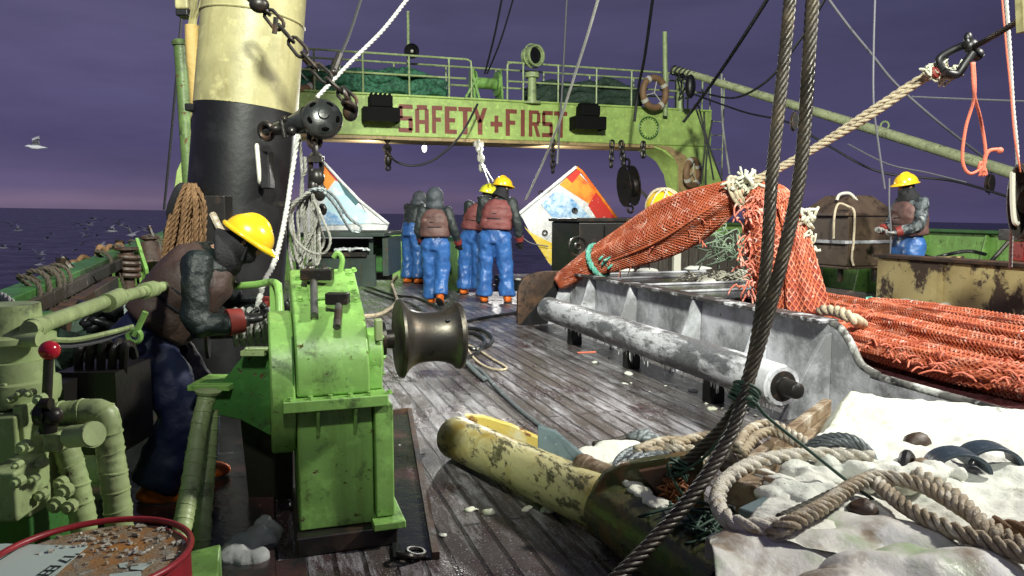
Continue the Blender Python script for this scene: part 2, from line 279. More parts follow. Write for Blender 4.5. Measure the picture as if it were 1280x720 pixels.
class MB:
    def __init__(s): s.v = []; s.f = []
    def add(s, vs, fs):
        o = len(s.v); s.v += [V(p) for p in vs]; s.f += [tuple(i+o for i in f) for f in fs]; return s
    def box(s, c, d, rot=None):
        c = V(c); x, y, z = d[0]/2, d[1]/2, d[2]/2
        vs = [V((i, j, k)) for i in (-x, x) for j in (-y, y) for k in (-z, z)]
        if rot is not None: vs = [rot @ p for p in vs]
        return s.add([c+p for p in vs], [(0, 1, 3, 2), (4, 6, 7, 5), (0, 4, 5, 1), (2, 3, 7, 6), (0, 2, 6, 4), (1, 5, 7, 3)])
    def bb(s, a, b):                                   # box by corners
        a, b = V(a), V(b); return s.box((a+b)/2, [abs(b[i]-a[i]) for i in range(3)])
    def bar(s, a, b, wd, ht, up=(0, 0, 1)):            # rectangular bar from a to b
        a, b = V(a), V(b); d = (b-a); y = d.normalized(); x = y.cross(V(up)); x = x.normalized() if x.length > 1e-6 else V((1, 0, 0)); z = x.cross(y)
        return s.box((a+b)/2, (wd, d.length, ht), Matrix((x, y, z)).transposed())
    def prism(s, poly, ex):                            # planar polygon extruded by ex
        n = len(poly); poly = [V(p) for p in poly]; ex = V(ex)
        return s.add(poly+[p+ex for p in poly], [tuple(range(n))[::-1], tuple(range(n, 2*n))]+[(i, (i+1) % n, n+(i+1) % n, n+i) for i in range(n)])
    def tube(s, pts, r, n=8, closed=False, caps=True, fr=None):
        L = len(pts); F = fr or frames(pts, closed); vs = []; fs = []
        for i, (p, (t, u, b)) in enumerate(zip(pts, F)):
            ri = r(i/(L-1)) if callable(r) else (r[i] if isinstance(r, (list, tuple)) else r)
            for k in range(n):
                a = 2*math.pi*k/n; vs.append(p+(u*math.cos(a)+b*math.sin(a))*ri)
        for i in range(L if closed else L-1):
            j = (i+1) % L
            for k in range(n): fs.append((i*n+k, i*n+(k+1) % n, j*n+(k+1) % n, j*n+k))
        if caps and not closed: fs += [tuple(range(n))[::-1], tuple(range((L-1)*n, L*n))]
        return s.add(vs, fs)
    def cyl(s, a, b, r0, r1=None, n=16): return s.tube([V(a), V(b)], [r0, r0 if r1 is None else r1], n)
    def lathe(s, o, ax, prof, n=32):                   # prof: (t along axis, radius)
        o, ax = V(o), V(ax).normalized(); u, b = frame(ax); vs = []; fs = []; L = len(prof)
        for t, r in prof:
            for k in range(n):
                a = 2*math.pi*k/n; vs.append(o+ax*t+(u*math.cos(a)+b*math.sin(a))*max(r, 1e-4))
        for i in range(L-1):
            for k in range(n): fs.append((i*n+k, i*n+(k+1) % n, (i+1)*n+(k+1) % n, (i+1)*n+k))
        fs += [tuple(range(n))[::-1], tuple(range((L-1)*n, L*n))]
        return s.add(vs, fs)
    def ball(s, c, r, n=14, m=9, rot=None, zlo=-1.0):
        c = V(c); r = (r, r, r) if not hasattr(r, '__len__') else r; vs = []; fs = []
        for i in range(m+1):
            ph = -math.pi/2+math.pi*i/m; ph = max(ph, math.asin(zlo))
            for k in range(n):
                a = 2*math.pi*k/n; p = V((r[0]*math.cos(ph)*math.cos(a), r[1]*math.cos(ph)*math.sin(a), r[2]*math.sin(ph)))
                vs.append(c+(rot @ p if rot is not None else p))
        for i in range(m):
            for k in range(n): fs.append((i*n+k, i*n+(k+1) % n, (i+1)*n+(k+1) % n, (i+1)*n+k))
        if zlo > -1: fs.append(tuple(range(n))[::-1])
        return s.add(vs, fs)
    def torus(s, c, ax, R_, r, n=28, m=8, flat=1.0):
        c, ax = V(c), V(ax).normalized(); u, b = frame(ax)
        return s.tube([c+(u*math.cos(2*math.pi*i/n)+b*math.sin(2*math.pi*i/n))*R_ for i in range(n)], r, m, closed=True)
    def loft(s, secs, n=20, e=2.0, caps=True):         # secs: (centre, right vec, front vec) scaled axes
        vs = []; fs = []; L = len(secs)
        for c, a, b in secs:
            for k in range(n):
                t = 2*math.pi*k/n; cx, sy = math.cos(t), math.sin(t)
                vs.append(V(c)+V(a)*(math.copysign(abs(cx)**(2/e), cx))+V(b)*(math.copysign(abs(sy)**(2/e), sy)))
        for i in range(L-1):
            for k in range(n): fs.append((i*n+k, i*n+(k+1) % n, (i+1)*n+(k+1) % n, (i+1)*n+k))
        if caps: fs += [tuple(range(n))[::-1], tuple(range((L-1)*n, L*n))]
        return s.add(vs, fs)
    def rope(s, pts, r, pitch=None, strands=3, n=6, step=None, closed=False):  # laid rope: twisted strands
        pitch = pitch or r*7; step = step or pitch/7; pts = even(pts, step); F = frames(pts)
        rs = r*(.56 if strands == 3 else .40); ro = r-rs
        if strands > 3: s.tube(pts, r*.5, 6, fr=F)
        for k in range(strands):
            q = []; d = 0
            for i, (p, (t, u, b)) in enumerate(zip(pts, F)):
                if i: d += (p-pts[i-1]).length
                a = 2*math.pi*(k/strands+d/pitch); q.append(p+(u*math.cos(a)+b*math.sin(a))*ro)
            s.tube(q, rs, n, fr=F)
        return s
    def chain(s, pts, ln, r, n=6):                     # links along a path
        pts = even(pts, ln*.72); F = frames(pts)
        for i, (p, (t, u, b)) in enumerate(zip(pts, F)):
            side = u if i % 2 else b; hw = ln*.27; hl = ln*.5-hw; q = []
            for k in range(12):
                a = 2*math.pi*k/12; q.append(p+side*(hw*math.cos(a))+t*(hw*math.sin(a)+math.copysign(hl, math.sin(a))))
            s.tube(q, r, n, closed=True)
        return s
    def build(s, name, m, parent=None, smooth=38, bevel=0, base=None, mods=()):
        if parent is not None: o0 = WL[parent]
        elif base is not None: o0 = V(base)
        else:
            xs = [p.x for p in s.v]; ys = [p.y for p in s.v]; zs = [p.z for p in s.v]
            o0 = V(((min(xs)+max(xs))/2, (min(ys)+max(ys))/2, min(zs)))
        me = bpy.data.meshes.new(name); me.from_pydata([p-o0 for p in s.v], [], s.f)
        bm = bmesh.new(); bm.from_mesh(me); bmesh.ops.recalc_face_normals(bm, faces=bm.faces[:]); bm.to_mesh(me); bm.free()
        if smooth:
            me.shade_smooth()
            if smooth < 180: me.set_sharp_from_angle(angle=R(smooth))
        me.materials.append(m if not isinstance(m, str) else M[m])
        o = bpy.data.objects.new(name, me); COL.objects.link(o); WL[o] = o0
        if parent is not None: o.parent = parent
        else: o.location = o0
        if bevel:
            bv = o.modifiers.new('bevel', 'BEVEL'); bv.width = bevel; bv.segments = 2; bv.limit_method = 'ANGLE'; bv.angle_limit = R(40); bv.harden_normals = True
        for kind, kw in mods:
            md = o.modifiers.new(kind.lower(), kind)
            for a, b in kw.items(): setattr(md, a, b)
        return o
def tag(o, label=None, cat=None, group=None, kind=None):
    if label: o['label'] = label
    if cat: o['category'] = cat
    if group: o['group'] = group
    if kind: o['kind'] = kind
    return o
def thing(name, label, cat, loc, group=None):
    o = bpy.data.objects.new(name, None); COL.objects.link(o); o.location = loc; o.empty_display_size = .2; WL[o] = V(loc)
    return tag(o, label, cat, group)
def copy_tree(o, loc, label=None, parent=None, rot=None):
    c = o.copy(); COL.objects.link(c)
    if parent is None:
        c.location = loc
        if rot is not None: c.rotation_euler = rot
        if label: c['label'] = label
    else: c.parent = parent
    WL[c] = V(loc)
    for ch in list(o.children): copy_tree(ch, loc, None, c)
    return c
_tx = {}
def clouds(scale):
    if scale not in _tx:
        t = bpy.data.textures.new('folds', 'CLOUDS'); t.noise_scale = scale; t.noise_depth = 3; _tx[scale] = t
    return _tx[scale]
def soft(vox, disp=.0, scale=.12, sm=6):               # fuse the pieces of one mesh to a continuous skin
    m = [('REMESH', dict(mode='VOXEL', voxel_size=vox, use_smooth_shade=True)), ('SMOOTH', dict(iterations=sm, factor=.5))]
    if disp: m.append(('DISPLACE', dict(texture=clouds(scale), strength=disp, mid_level=.5, texture_coords='LOCAL')))
    return m
def line(name, pts, r, m, label, cat='rope', group=None, n=6, seg=8):
    return tag(MB().tube(sp(pts, seg), r, n).build(name, m), label, cat, group)
def nz3(p, s=1.0): return noise.noise(V(p)*s)
# ================================================================== SETTING: sea, deck
sea = MB()
k = 60; xs = [-3000*(.5**i) for i in range(8)]+[0]+[3000*(.5**i) for i in range(7, -1, -1)]
sea.add([(x, y, 0) for y in xs for x in xs], [(j*17+i, j*17+i+1, j*17+i+18, j*17+i+17) for j in range(16) for i in range(16)])
so = tag(sea.build('sea', 'sea', base=(0, 0, 0), smooth=0), kind='structure')
so.location = (0, 0, -3.6); so.rotation_mode = 'QUATERNION'
from mathutils import Quaternion
so.rotation_quaternion = Quaternion(FWD, R(0.9))           # the ship rolls a little: the horizon is not level
Y0, Y1, Y2, XL, XR = -3.0, 12.7, 16.4, -1.25, 10.3
dk = MB()
for (a, b, c_, d) in ((XL, Y0, XR, Y1), (XL, Y1, 3.3, Y2), (5.0, Y1, XR, Y2)):
    dk.add([(a, b, 0), (c_, b, 0), (c_, d, 0), (a, d, 0)], [(0, 1, 2, 3)])
tag(dk.build('deck', 'deck', base=(0, 0, 0), smooth=0), kind='structure')
# stern ramp, sloping down to the water between the two aft decks
rm = MB(); rm.add([(3.3, Y1, 0), (5, Y1, 0), (5, 17.5, -3.4), (3.3, 17.5, -3.4)], [(0, 1, 2, 3)])
tag(rm.build('stern_ramp', 'steeldeck', base=(4, 12, -3), smooth=0), kind='structure')
# hull plating below the deck
h = MB(); h.bb((XL-.10, Y0, -4.5), (XL-.05, Y2, -.02)); h.bb((XR+.05, Y0, -4.5), (XR+.10, Y2, -.02)); h.bb((XL, Y2+.02, -4.5), (3.25, Y2+.07, -.02)); h.bb((5.05, Y2+.02, -4.5), (XR, Y2+.07, -.02))
h.bb((3.24, Y1, -4.5), (3.29, Y2, -.02)); h.bb((5.01, Y1, -4.5), (5.06, Y2, -.02))
tag(h.build('hull', 'hull'), kind='structure')
# sunken wet plate beside the winch, edged by an angle bar
q = [PZ(478, 520, 0), PZ(512, 516, 0), PZ(545, 700, 0), PZ(492, 700, 0)]
q = [V((p.x, p.y, .006)) for p in q]
tag(MB().prism(q, (0, 0, .006)).build('steel_deck_plate', 'steeldeck', smooth=0), kind='structure')
tag(MB().bar(q[1]+V((0, 0, .012)), q[2]+V((0, 0, .012)), .03, .03).bar(q[0]+V((0, 0, .012)), q[1]+V((0.0, .012, .012)), .03, .03).build('deck_edge_bar', 'rustbrown'), kind='structure')

# unseen platform and parapet, added above the viewer to shade the port side
tag(MB().bb((-4.0, -3.2, 4.2), (.6, -.5, 4.36)).bb((-4.0, -.56, 4.362), (-.27, -.5, 4.93)).build('shade_platform', 'hull', bevel=.02), kind='structure')
tag(MB().bb((-1.2, 1.2, .004), (.0, 6.5, .012)).bb((.002, 1.2, .004), (.115, 2.98, .012)).build('shade_sheet', 'steeldeck', smooth=0), kind='structure')  # dark sheet added over the planks, standing in for the shade there
# ================================================================== BULWARKS
def bulwark(name, label, x, side, y0, y1, zt0, zt1, step, px_frames=True):
    """side = +1: the inboard side looks toward +X"""
    t = thing(name, label, 'bulwark', (x, y0, 0))
    m = MB(); m.add([(x, y0, -.02), (x, y1, -.02), (x, y1, zt1), (x, y0, zt0), (x-side*.04, y0, -.02), (x-side*.04, y1, -.02), (x-side*.04, y1, zt1), (x-side*.04, y0, zt0)],
                    [(0, 1, 2, 3), (4, 7, 6, 5), (3, 2, 6, 7), (0, 4, 5, 1), (0, 3, 7, 4), (1, 5, 6, 2)])
    m.build('plating', 'green', t, smooth=0)
    r = MB(); r.bar((x+side*.02, y0, zt0+.03), (x+side*.02, y1, zt1+.03), .16, .05); r.build('cap_rail', 'green_dark', t, bevel=.008)
    n = int((y1-y0)/step)
    for i in range(n):
        y = y0+.3+i*step; z = zt0+(zt1-zt0)*(y-y0)/(y1-y0)
        f = MB(); f.prism([(x+side*.005, y, 0), (x+side*.34, y, 0), (x+side*.30, y, .08), (x+side*.07, y, z-.02), (x+side*.005, y, z-.02)], (0, .025, 0)); f.build('frame', 'green', t, bevel=.003)
    l = MB(); l.bar((x+side*.03, y0, .45), (x+side*.03, y1, .52), .05, .06); l.build('stringer', 'green', t)
    return t
bulwark('bulwark', 'dented green port bulwark with slanting frames beside the sea', XL, 1, .6, 16.3, .84, 1.24, .8)
bulwark('bulwark', 'green starboard bulwark behind the man in grey camouflage', XR-.1, -1, 2.2, 16.3, 1.05, 1.15, 1.15)
t = thing('stern_bulwark', 'light green bulwark panel closing the aft deck behind the men', 'bulwark', (1.0, 16.3, 0))
MB().bb((XL, 16.3, 0), (3.22, 16.36, .95)).build('plating', 'green', t)
MB().bb((XL, 16.24, .95), (3.22, 16.42, 1.0)).build('cap_rail', 'green_dark', t, bevel=.01)
for i in range(5): MB().prism([(-.6+i*.85, 16.29, 0), (-.6+i*.85, 15.99, 0), (-.6+i*.85, 16.25, .93), (-.6+i*.85, 16.29, .93)], (.03, 0, 0)).build('frame', 'green', t)
t = thing('ramp_side_wall', 'pale green side wall of the stern ramp, seen between the legs of the men', 'bulwark', (3.28, 12.8, 0))
MB().bb((3.23, 12.8, 0), (3.28, 16.28, .93)).build('plating', 'green', t, bevel=.01)
MB().bb((3.20, 12.78, .93), (3.31, 16.22, .98)).build('cap_rail', 'green_dark', t, bevel=.01)
for y in (12.84, 13.9, 15.0): MB().bb((3.285, y, 0), (3.34, y+.05, .93)).build('frame', 'green', t)
for y in (13.3, 14.4): MB().lathe((3.225, y, .35), (-1, 0, 0), [(0, .07), (.012, .07), (.012, .03)], 16).build('drain_cover', 'black', t)
# brown planks lashed along the port rail
t = thing('plank_stack', 'long brown planks lashed along the top of the port bulwark', 'planks', (XL-.1, 4.0, .9))
for i, (y0, y1, dx, dz, ht) in enumerate(((3.0, 6.0, .20, -.10, .15), (3.3, 6.9, .10, .02, .08), (3.6, 7.2, .02, .045, .05))):
    MB().bar((XL+dx, y0, .86+dz), (XL+dx, y1, .96+dz), .07, ht).build('plank', 'rustbrown' if i == 0 else 'darkwood', t, bevel=.006)
MB().prism([PX(125, 350, XL+.12), PX(113, 345, XL+.12), PX(140, 395, XL+.12)], (.02, 0, 0)).build('wedge', 'rustbrown', t)
# ================================================================== GANTRY
YG = 15.5
gl = PY(250, 150, YG).x-.1; g_r = PY(890, 146, YG); gr = g_r.x
ZT, ZB = 3.79, 2.98
g = thing('gantry', 'green stern gantry arch painted SAFETY+FIRST spanning the aft deck', 'gantry', (4.5, YG, 0))
MB().bb((gl, YG, ZB), (gr, YG+.9, ZT)).build('beam', 'green_beam', g, bevel=.02)
MB().bb((gl+.05, YG-.03, ZT), (gr-.02, YG+.95, ZT+.04)).build('platform', 'green_beam', g, bevel=.006)
MB().bb((gl+.6, YG-.015, ZB-.075), (PY(818, 181, YG).x, YG+.9, ZB-.004)).build('soffit', 'beamunder', g, bevel=.01)
xm = (gl+gr)/2
leg = [PY(*p, YG) for p in ((808, 184), (828, 188), (843, 199), (853, 216), (858, 240), (860, 300))]
leg = [V((p.x, YG, p.z)) for p in leg]+[V((PY(860, 300, YG).x, YG, 0)), V((gr+.72, YG, 0)), V((gr+.35, YG, 2.2)), V((gr-.003, YG, ZB-.004))]
leg[0].z = ZB-.004
for sgn in (1, -1):
    po = [V((p.x if sgn > 0 else 2*xm-p.x, p.y+.02, p.z)) for p in leg]
    MB().prism(po, (0, .86, 0)).build('leg', 'green_beam', g, smooth=25, bevel=.015)
    inn = [PY(*p, YG-.0) for p in ((818, 181.5), (832, 187), (842, 196), (848, 207), (849, 345), (876, 345), (878, 245), (870, 214), (856, 194), (836, 183))]
    inn = [V((p.x if sgn > 0 else 2*xm-p.x, YG-.012, min(p.z, ZB-.01))) for p in inn]
    MB().prism(inn, (0, .03, 0)).build('leg_facing', 'beamunder', g, smooth=0)
# lettering
G = {'S': [(.06, .84, 1, 1), (.04, .42, .96, .58), (0, 0, .94, .16), (0, .5, .30, .93), (.70, .07, 1, .5)],
     'A': [(0, 0, .30, .86), (.70, 0, 1, .86), (.12, .83, .88, 1), (.30, .32, .70, .47)],
     'F': [(0, 0, .38, 1), (.38, .84, 1, 1), (.38, .42, .86, .58)], 'E': [(0, 0, .38, 1), (.38, .84, 1, 1), (.38, .42, .86, .58), (.38, 0, 1, .16)],
     'T': [(0, .84, 1, 1), (.33, 0, .67, .84)], '+': [(.34, .10, .66, .74), (0, .33, .34, .51), (.66, .33, 1, .51)],
     'I': [(0, 0, 1, 1)], 'R': [(0, 0, .31, 1), (.31, .86, .86, 1), (.31, .42, .86, .56), (.70, .52, 1, .92)], 'Y': [(.34, 0, .66, .5)]}
zt, zb = PY(508, 130.5, YG).z, PY(508, 165.5, YG).z
for ch, a, b in (('S', 498, 516), ('A', 519, 536), ('F', 540, 553), ('E', 556, 571), ('T', 573, 590), ('Y', 591, 609), ('+', 613, 628), ('F', 632, 646), ('I', 651, 656), ('R', 661, 675.5), ('S', 677.5, 691), ('T', 692.5, 709)):
    x0, x1 = PY(a, 150, YG).x, PY(b, 150, YG).x; m = MB()
    f = lambda u, v: V((x0+(x1-x0)*u, YG-.004, zb+(zt-zb)*v))
    def pg(uv): m.prism([f(*p) for p in uv], (0, .006, 0))
    for (u0, v0, u1, v1) in G[ch]:
        c_ = .07 if ch == 'S' and v1-v0 < .3 and False else 0
        pg([(u0, v0), (u1, v0), (u1, v1), (u0, v1)])
    if ch == 'R': pg([(.42, .42), (.72, .42), (1, 0), (.68, 0)])
    if ch == 'Y': pg([(0, 1), (.3, 1), (.66, .45), (.34, .45)]); pg([(1, 1), (.7, 1), (.34, .45), (.66, .45)])
    m.build('letter', 'letter', g, smooth=0)
# round ring of bolts on the beam
bx = PY(811, 160, YG); m = MB(); m.torus((bx.x, YG-.004, bx.z), (0, 1, 0), .25, .016, 32, 6)
for i in range(20): m.ball((bx.x+.215*math.cos(i*.314), YG-.006, bx.z+.215*math.sin(i*.314)), .018, 8, 5)
m.build('bolted_flange', 'green_dark', g)
# railings
zr = ZT+.84; r1 = PY(590, 85, YG).x; r2 = PY(634, 85, YG).x
def railing(xa, xb, y, posts, bend=None):
    m = MB()
    for z in (zr, ZT+.44): m.cyl((xa, y, z), (xb-(.12 if bend == 'r' else 0), y, z), .022, n=8)
    if bend == 'r': m.tube(sp([(xb-.12, y, zr), (xb-.03, y, zr-.03), (xb, y, zr-.14), (xb, y, ZT+.04)], 5), .022, 8)
    if bend == 'l': m.tube(sp([(xa+.12, y, zr), (xa+.03, y, zr-.03), (xa, y, zr-.14), (xa, y, ZT+.04)], 5), .022, 8)
    o = m.build('railing', 'pale', g)
    for x in posts: MB().cyl((x, y, ZT+.04), (x, y, zr), .02, n=8).build('stanchion', 'pale', o)
X_ = lambda p: PY(p, 90, YG).x
railing(gl, r1, YG+.05, [X_(p) for p in (300, 345, 393, 454, 512, 562)], 'r')
railing(r2+.02, gr-.1, YG+.05, [X_(p) for p in (655, 699, 747, 791, 836, 862, 880)], 'l')
railing(gl, gr-.1, YG+.88, [gl+.5+i*1.15 for i in range(10)])
m = MB()
for i in range(9): z = ZT-.1+i*.0; 
x = PY(902, 150, YG).x
for i in range(11): m.cyl((x-.2, YG+.2, .3+i*.33), (x+.18, YG+.2, .3+i*.33), .012, n=6)
m.cyl((x-.2, YG+.2, 0), (x-.2, YG+.2, zr), .016, n=6); m.cyl((x+.18, YG+.2, 0), (x+.18, YG+.2, zr), .016, n=6)
m.build('ladder', 'pale', g)
# things on the gantry
def netpile(name, label, xa, xb, y, z0, hgt, m_, n, group=None):
    mb = MB(); random.seed(int(xa*100))
    for i in range(n):
        lv = i % 4; pts = []; ph = random.random()*9
        for j in range(13):
            u = j/12; x = xa+(xb-xa)*u
            env = min(1, 5*u+.25, 5*(1-u)+.25)
            pts.append((x, y+(i % 3)*.17+.05*math.sin(j*1.3+ph), z0+.10+env*(lv/4*hgt*(.75+.25*math.sin(u*7+ph)))+.05*math.sin(j*2.1+ph)))
        q = sp(pts, 4); mb.tube(q, [.105+.03*noise.noise(p*4+V((i*3, 0, 0))) for p in q], 12)
    return tag(mb.build(name, m_, smooth=180), label, 'net', group)
netpile('stowed_net', 'bright green netting heaped along the gantry railing above SAFETY', X_(352), X_(560), YG+.22, ZT+.04, .50, 'greennet', 12)
netpile('stowed_net', 'dark green netting bundled along the gantry railing above FIRST', X_(668), X_(806), YG+.22, ZT+.04, .55, 'darknet', 12)
t = thing('gantry_winch', 'small bright green winch between the two gantry railings', 'winch', (X_(612), YG+.3, ZT+.04))
for dx in (-.32, .30): MB().prism([(X_(612)+dx, YG+.1, ZT+.04), (X_(612)+dx, YG+.6, ZT+.04), (X_(612)+dx, YG+.5, ZT+.7), (X_(612)+dx, YG+.25, ZT+.7)], (.05, 0, 0)).build('side_frame', 'green', t, bevel=.006)
MB().lathe((X_(612)-.26, YG+.35, ZT+.42), (1, 0, 0), [(0, .26), (.03, .26), (.03, .12), (.5, .12), (.5, .26), (.54, .26)], 24).build('drum', 'green', t)
MB().bar((X_(600), YG+.08, ZT+.06), (X_(590), YG+.08, ZT+.66), .05, .05).bar((X_(583), YG+.08, ZT+.06), (X_(598), YG+.08, ZT+.5), .04, .04).build('brace', 'green', t)
t = thing('loudspeaker', 'black horn loudspeaker on a thin mast above the gantry', 'loudspeaker', P(512, 118, 16.2))
MB().tube([P(511, 118, 16.2), P(510, 14, 16.2)], .03, 8).build('pole', 'pale', t)
a = P(515, 64, 16.1); MB().lathe(a+FWD*.16, -FWD+V((.0, 0, -.05)), [(0, .03), (.05, .05), (.14, .09), (.2, .155), (.22, .16), (.205, .14), (.12, .05), (.1, .01)], 24).build('horn', 'black', t)
MB().ball(a, (.035, .035, .035)).build('driver', 'whiteband', t)
t = thing('searchlight', 'pale green searchlight on a pedestal behind the gantry railing', 'searchlight', P(665, 128, 16.4))
MB().lathe(P(665, 130, 16.5), (0, 0, 1), [(0, .2), (.05, .2), (.06, .1), (.55, .09), (.56, .16), (.66, .16)], 16).build('pedestal', 'pale', t)
a = P(666, 70, 16.5); MB().lathe(a+V((-.1, .16, 0)), (.35, -.9, -.05), [(0, .12), (.06, .2), (.3, .21), (.31, .23), (.36, .23), (.36, .19), (.30, .17)], 24).build('lamp_housing', 'pale', t, bevel=.004)
MB().torus(a, (.35, -.9, 0), .25, .018, 24, 6).build('yoke', 'pale', t)
MB().lathe(a+V((.01, -.12, -.01)), (.35, -.9, -.05), [(0, .17), (.01, .0)], 20).build('lens', 'black', t)
def floodlight(px, py, label):
    a = PY(px, py, YG); t = thing('floodlight', label, 'floodlight', (a.x, YG-.01, a.z), 'floodlights on the gantry beam')
    m = MB(); m.bb((a.x-.34, YG-.40, a.z-.12), (a.x+.34, YG-.38, a.z+.16)); m.bb((a.x-.36, YG-.40, a.z-.12), (a.x-.34, YG-.012, a.z+.16)); m.bb((a.x+.34, YG-.40, a.z-.12), (a.x+.36, YG-.012, a.z+.16)); m.bb((a.x-.34, YG-.38, a.z+.14), (a.x+.34, YG-.012, a.z+.16))
    m.build('visor', 'matteblack', t)
    MB().bb((a.x-.24, YG-.40, a.z+.165), (a.x+.22, YG-.08, a.z+.40)).build('housing', 'matteblack', t, bevel=.03)
    m = MB()
    for i in range(5): m.bb((a.x-.2+i*.09, YG-.34, a.z+.40), (a.x-.17+i*.09, YG-.1, a.z+.45))
    m.build('cooling_fins', 'matteblack', t)
    MB().bb((a.x-.30, YG-.36, a.z-.02), (a.x+.30, YG-.06, a.z+.0)).build('lamp_tray', 'beamunder', t)
    return t
floodlight(474, 147, 'black boxy floodlight on the gantry just before the word SAFETY')
floodlight(730, 157, 'black boxy floodlight on the gantry just after the word FIRST')
def life_ring(c, ax, label, R_=.31):
    t = thing('life_ring', label, 'life ring', c, 'life rings'); ax = V(ax).normalized()
    MB().torus(c, ax, R_, .075, 32, 10).build('ring', 'ring', t)
    u, b = frame(ax)
    for i in range(4):
        d = (u*math.cos(i*1.571+.6)+b*math.sin(i*1.571+.6)); q = b*math.cos(i*1.571+.6)-u*math.sin(i*1.571+.6)
        MB().tube([c+d*R_-q*.04, c+d*R_+q*.04], .083, 12).build('band', 'whiteband', t)
    m = MB()
    for i in range(3):
        d = u*math.cos(i*2.094+.3)+b*math.sin(i*2.094+.3); m.tube([V(c), V(c)+d*R_*.8], .012, 5)
    m.build('cross_rope', 'whiteband', t); return t
life_ring(P(818, 116, 17.1), (.2, -1, 0), 'faded life ring hanging on the gantry railing near the boom pivot', .33)
life_ring(P(866, 216, 17.55), (.5, -.85, 0), 'brown life ring hung low on the starboard gantry leg', .30)
life_ring(P(375, 90, 15.0), (.5, -.8, .1), 'life ring half hidden behind the cream mast', .33)
t = thing('derrick_boom', 'long pale green derrick boom reaching from the gantry out to the right', 'boom', P(842, 88, 17.6))
MB().tube([P(842, 86, 17.6), P(1060, 152, 14), P(1284, 222, 10.7)], [.075, .09, .085], 14).build('spar', 'boompaint', t)
MB().tube([P(850, 140, 17.7), P(850, 86, 17.7)], .09, 12).build('pivot_post', 'pale', t)
MB().tube([P(832, 145, 17.3), P(831, 40, 17.3)], .055, 10).build('flag_pole', 'pale', t)
m = MB()
for (x, y, D) in ((1062, 158, 14), (1106, 157, 13.3)): m.torus(P(x, y, D), FWD, .07, .018, 16, 6)
m.build('eye', 'pale', t)
m = MB()
for i in range(5): m.torus(P(843+i*5, 88+i*1.6, 17.5-i*.08), P(1284, 222, 10.7)-P(842, 86, 17.6), .10, .018, 14, 6)
m.tube(sp(PL([(848, 92, 17.3), (852, 108, 17.2), (850, 118, 17.2), (858, 108, 17.1), (866, 96, 17.0)]), 5), .02, 6).build('lashing', 'darkline', t)
def block(name, label, c, L, wd, dirn=(0, 0, -1), m_='darksteel', hook=True, cat='block', turn=0.0):
    t = thing(name, label, cat, c); c = V(c); d = V(dirn).normalized(); s = d.cross(FWD).normalized(); s = Matrix.Rotation(turn, 3, d) @ s; f = d.cross(s)
    def ell(sc_, n=16): return [c+d*(L/2-L/2*math.cos(2*math.pi*i/n))*1+s*(wd/2*sc_*math.sin(2*math.pi*i/n)) for i in range(n)]
    for k_ in (-1, 1): MB().prism([p+f*(k_*wd*.22) for p in ell(1)], f*(k_*.03)).build('cheek_plate', m_, t, bevel=.006)
    MB().lathe(c+d*L*.5-f*wd*.19, f, [(0, wd*.47), (.02, wd*.47), (wd*.17, wd*.38), (wd*.36, wd*.47), (wd*.38, wd*.47)], 20).build('sheave', 'darksteel', t)
    MB().cyl(c+d*L*.5-f*wd*.34, c+d*L*.5+f*wd*.34, wd*.09, n=10).build('pin', m_, t)
    MB().torus(c-d*wd*.12, f, wd*.17, wd*.055, 16, 6).build('shackle', m_, t)
    if hook: MB().torus(c+d*(L+wd*.12), s, wd*.15, wd*.05, 16, 6).build('becket', m_, t)
    return t
t = block('hanging_block', 'large dark pulley block hanging under the gantry above the orange net', P(784, 207, 16.2), .88, .50, (.1, 0, -1), turn=1.05)
MB().chain([P(777, 181, 16.3), P(779, 203, 16.2)], .17, .028).build('chain', 'darksteel', t)
MB().bar(P(795, 232, 16.2), P(818, 256, 16.2), .06, .06).build('link_bar', 'darksteel', t)
def hang(name, label, pts, ln, r, m_, extra=None, cat='chain'):
    m = MB(); m.chain(PL(pts), ln, r)
    if extra: extra(m)
    return tag(m.build(name, m_), label, cat)
hang('hanging_chain', 'dark chain and hook hanging under the gantry left of the lit lamp', [(484, 173, 15.6), (485, 208, 15.6)], .16, .025, 'darksteel', lambda m: m.ball(P(485, 200, 15.6), (.08, .08, .14)).torus(P(484, 186, 15.6), FWD, .07, .03, 12, 6))
hang('hanging_chain', 'short dark chain hanging under the gantry below the word FIRST', [(691, 178, 16.3), (691, 212, 16.3)], .15, .025, 'darksteel')
hang('hanging_chain', 'short dark chain beside the large pulley block under the gantry', [(765, 180, 16.6), (764, 205, 16.6)], .16, .025, 'darksteel')
hang('hanging_shackle', 'small dark shackle alone under the gantry near its starboard knee', [(804, 181, 17), (804, 193, 17)], .14, .03, 'darksteel', None, 'shackle')
t = thing('rope_tackle', 'white tackle with shackles hanging above the two men in yellow helmets', 'tackle', P(598, 178, 15.6))
MB().chain(PL([(598, 180, 15.4), (603, 210, 15.0)]), .17, .03).build('chain', 'whiteband', t)
MB().tube(PL([(602, 205, 15.0), (611, 228, 12.4)]), .018, 6).tube(PL([(603, 205, 15.0), (616, 226, 12.4)]), .018, 6).build('fall', 'white_rope', t)
MB().box(P(598, 180, 15.5), (.2, .1, .1)).build('bracket', 'whiteband', t)
t = thing('hanging_lamp', 'small lit white lamp under the gantry beam', 'lamp', P(530, 178, 15.6))
MB().lathe(P(530.5, 179, 15.6), (0, 0, -1), [(0, .04), (.05, .05), (.055, .035)], 12).build('socket', 'black', t)
MB().ball(P(530.5, 185, 15.6), (.05, .05, .085)).build('bulb', 'lampglass', t)
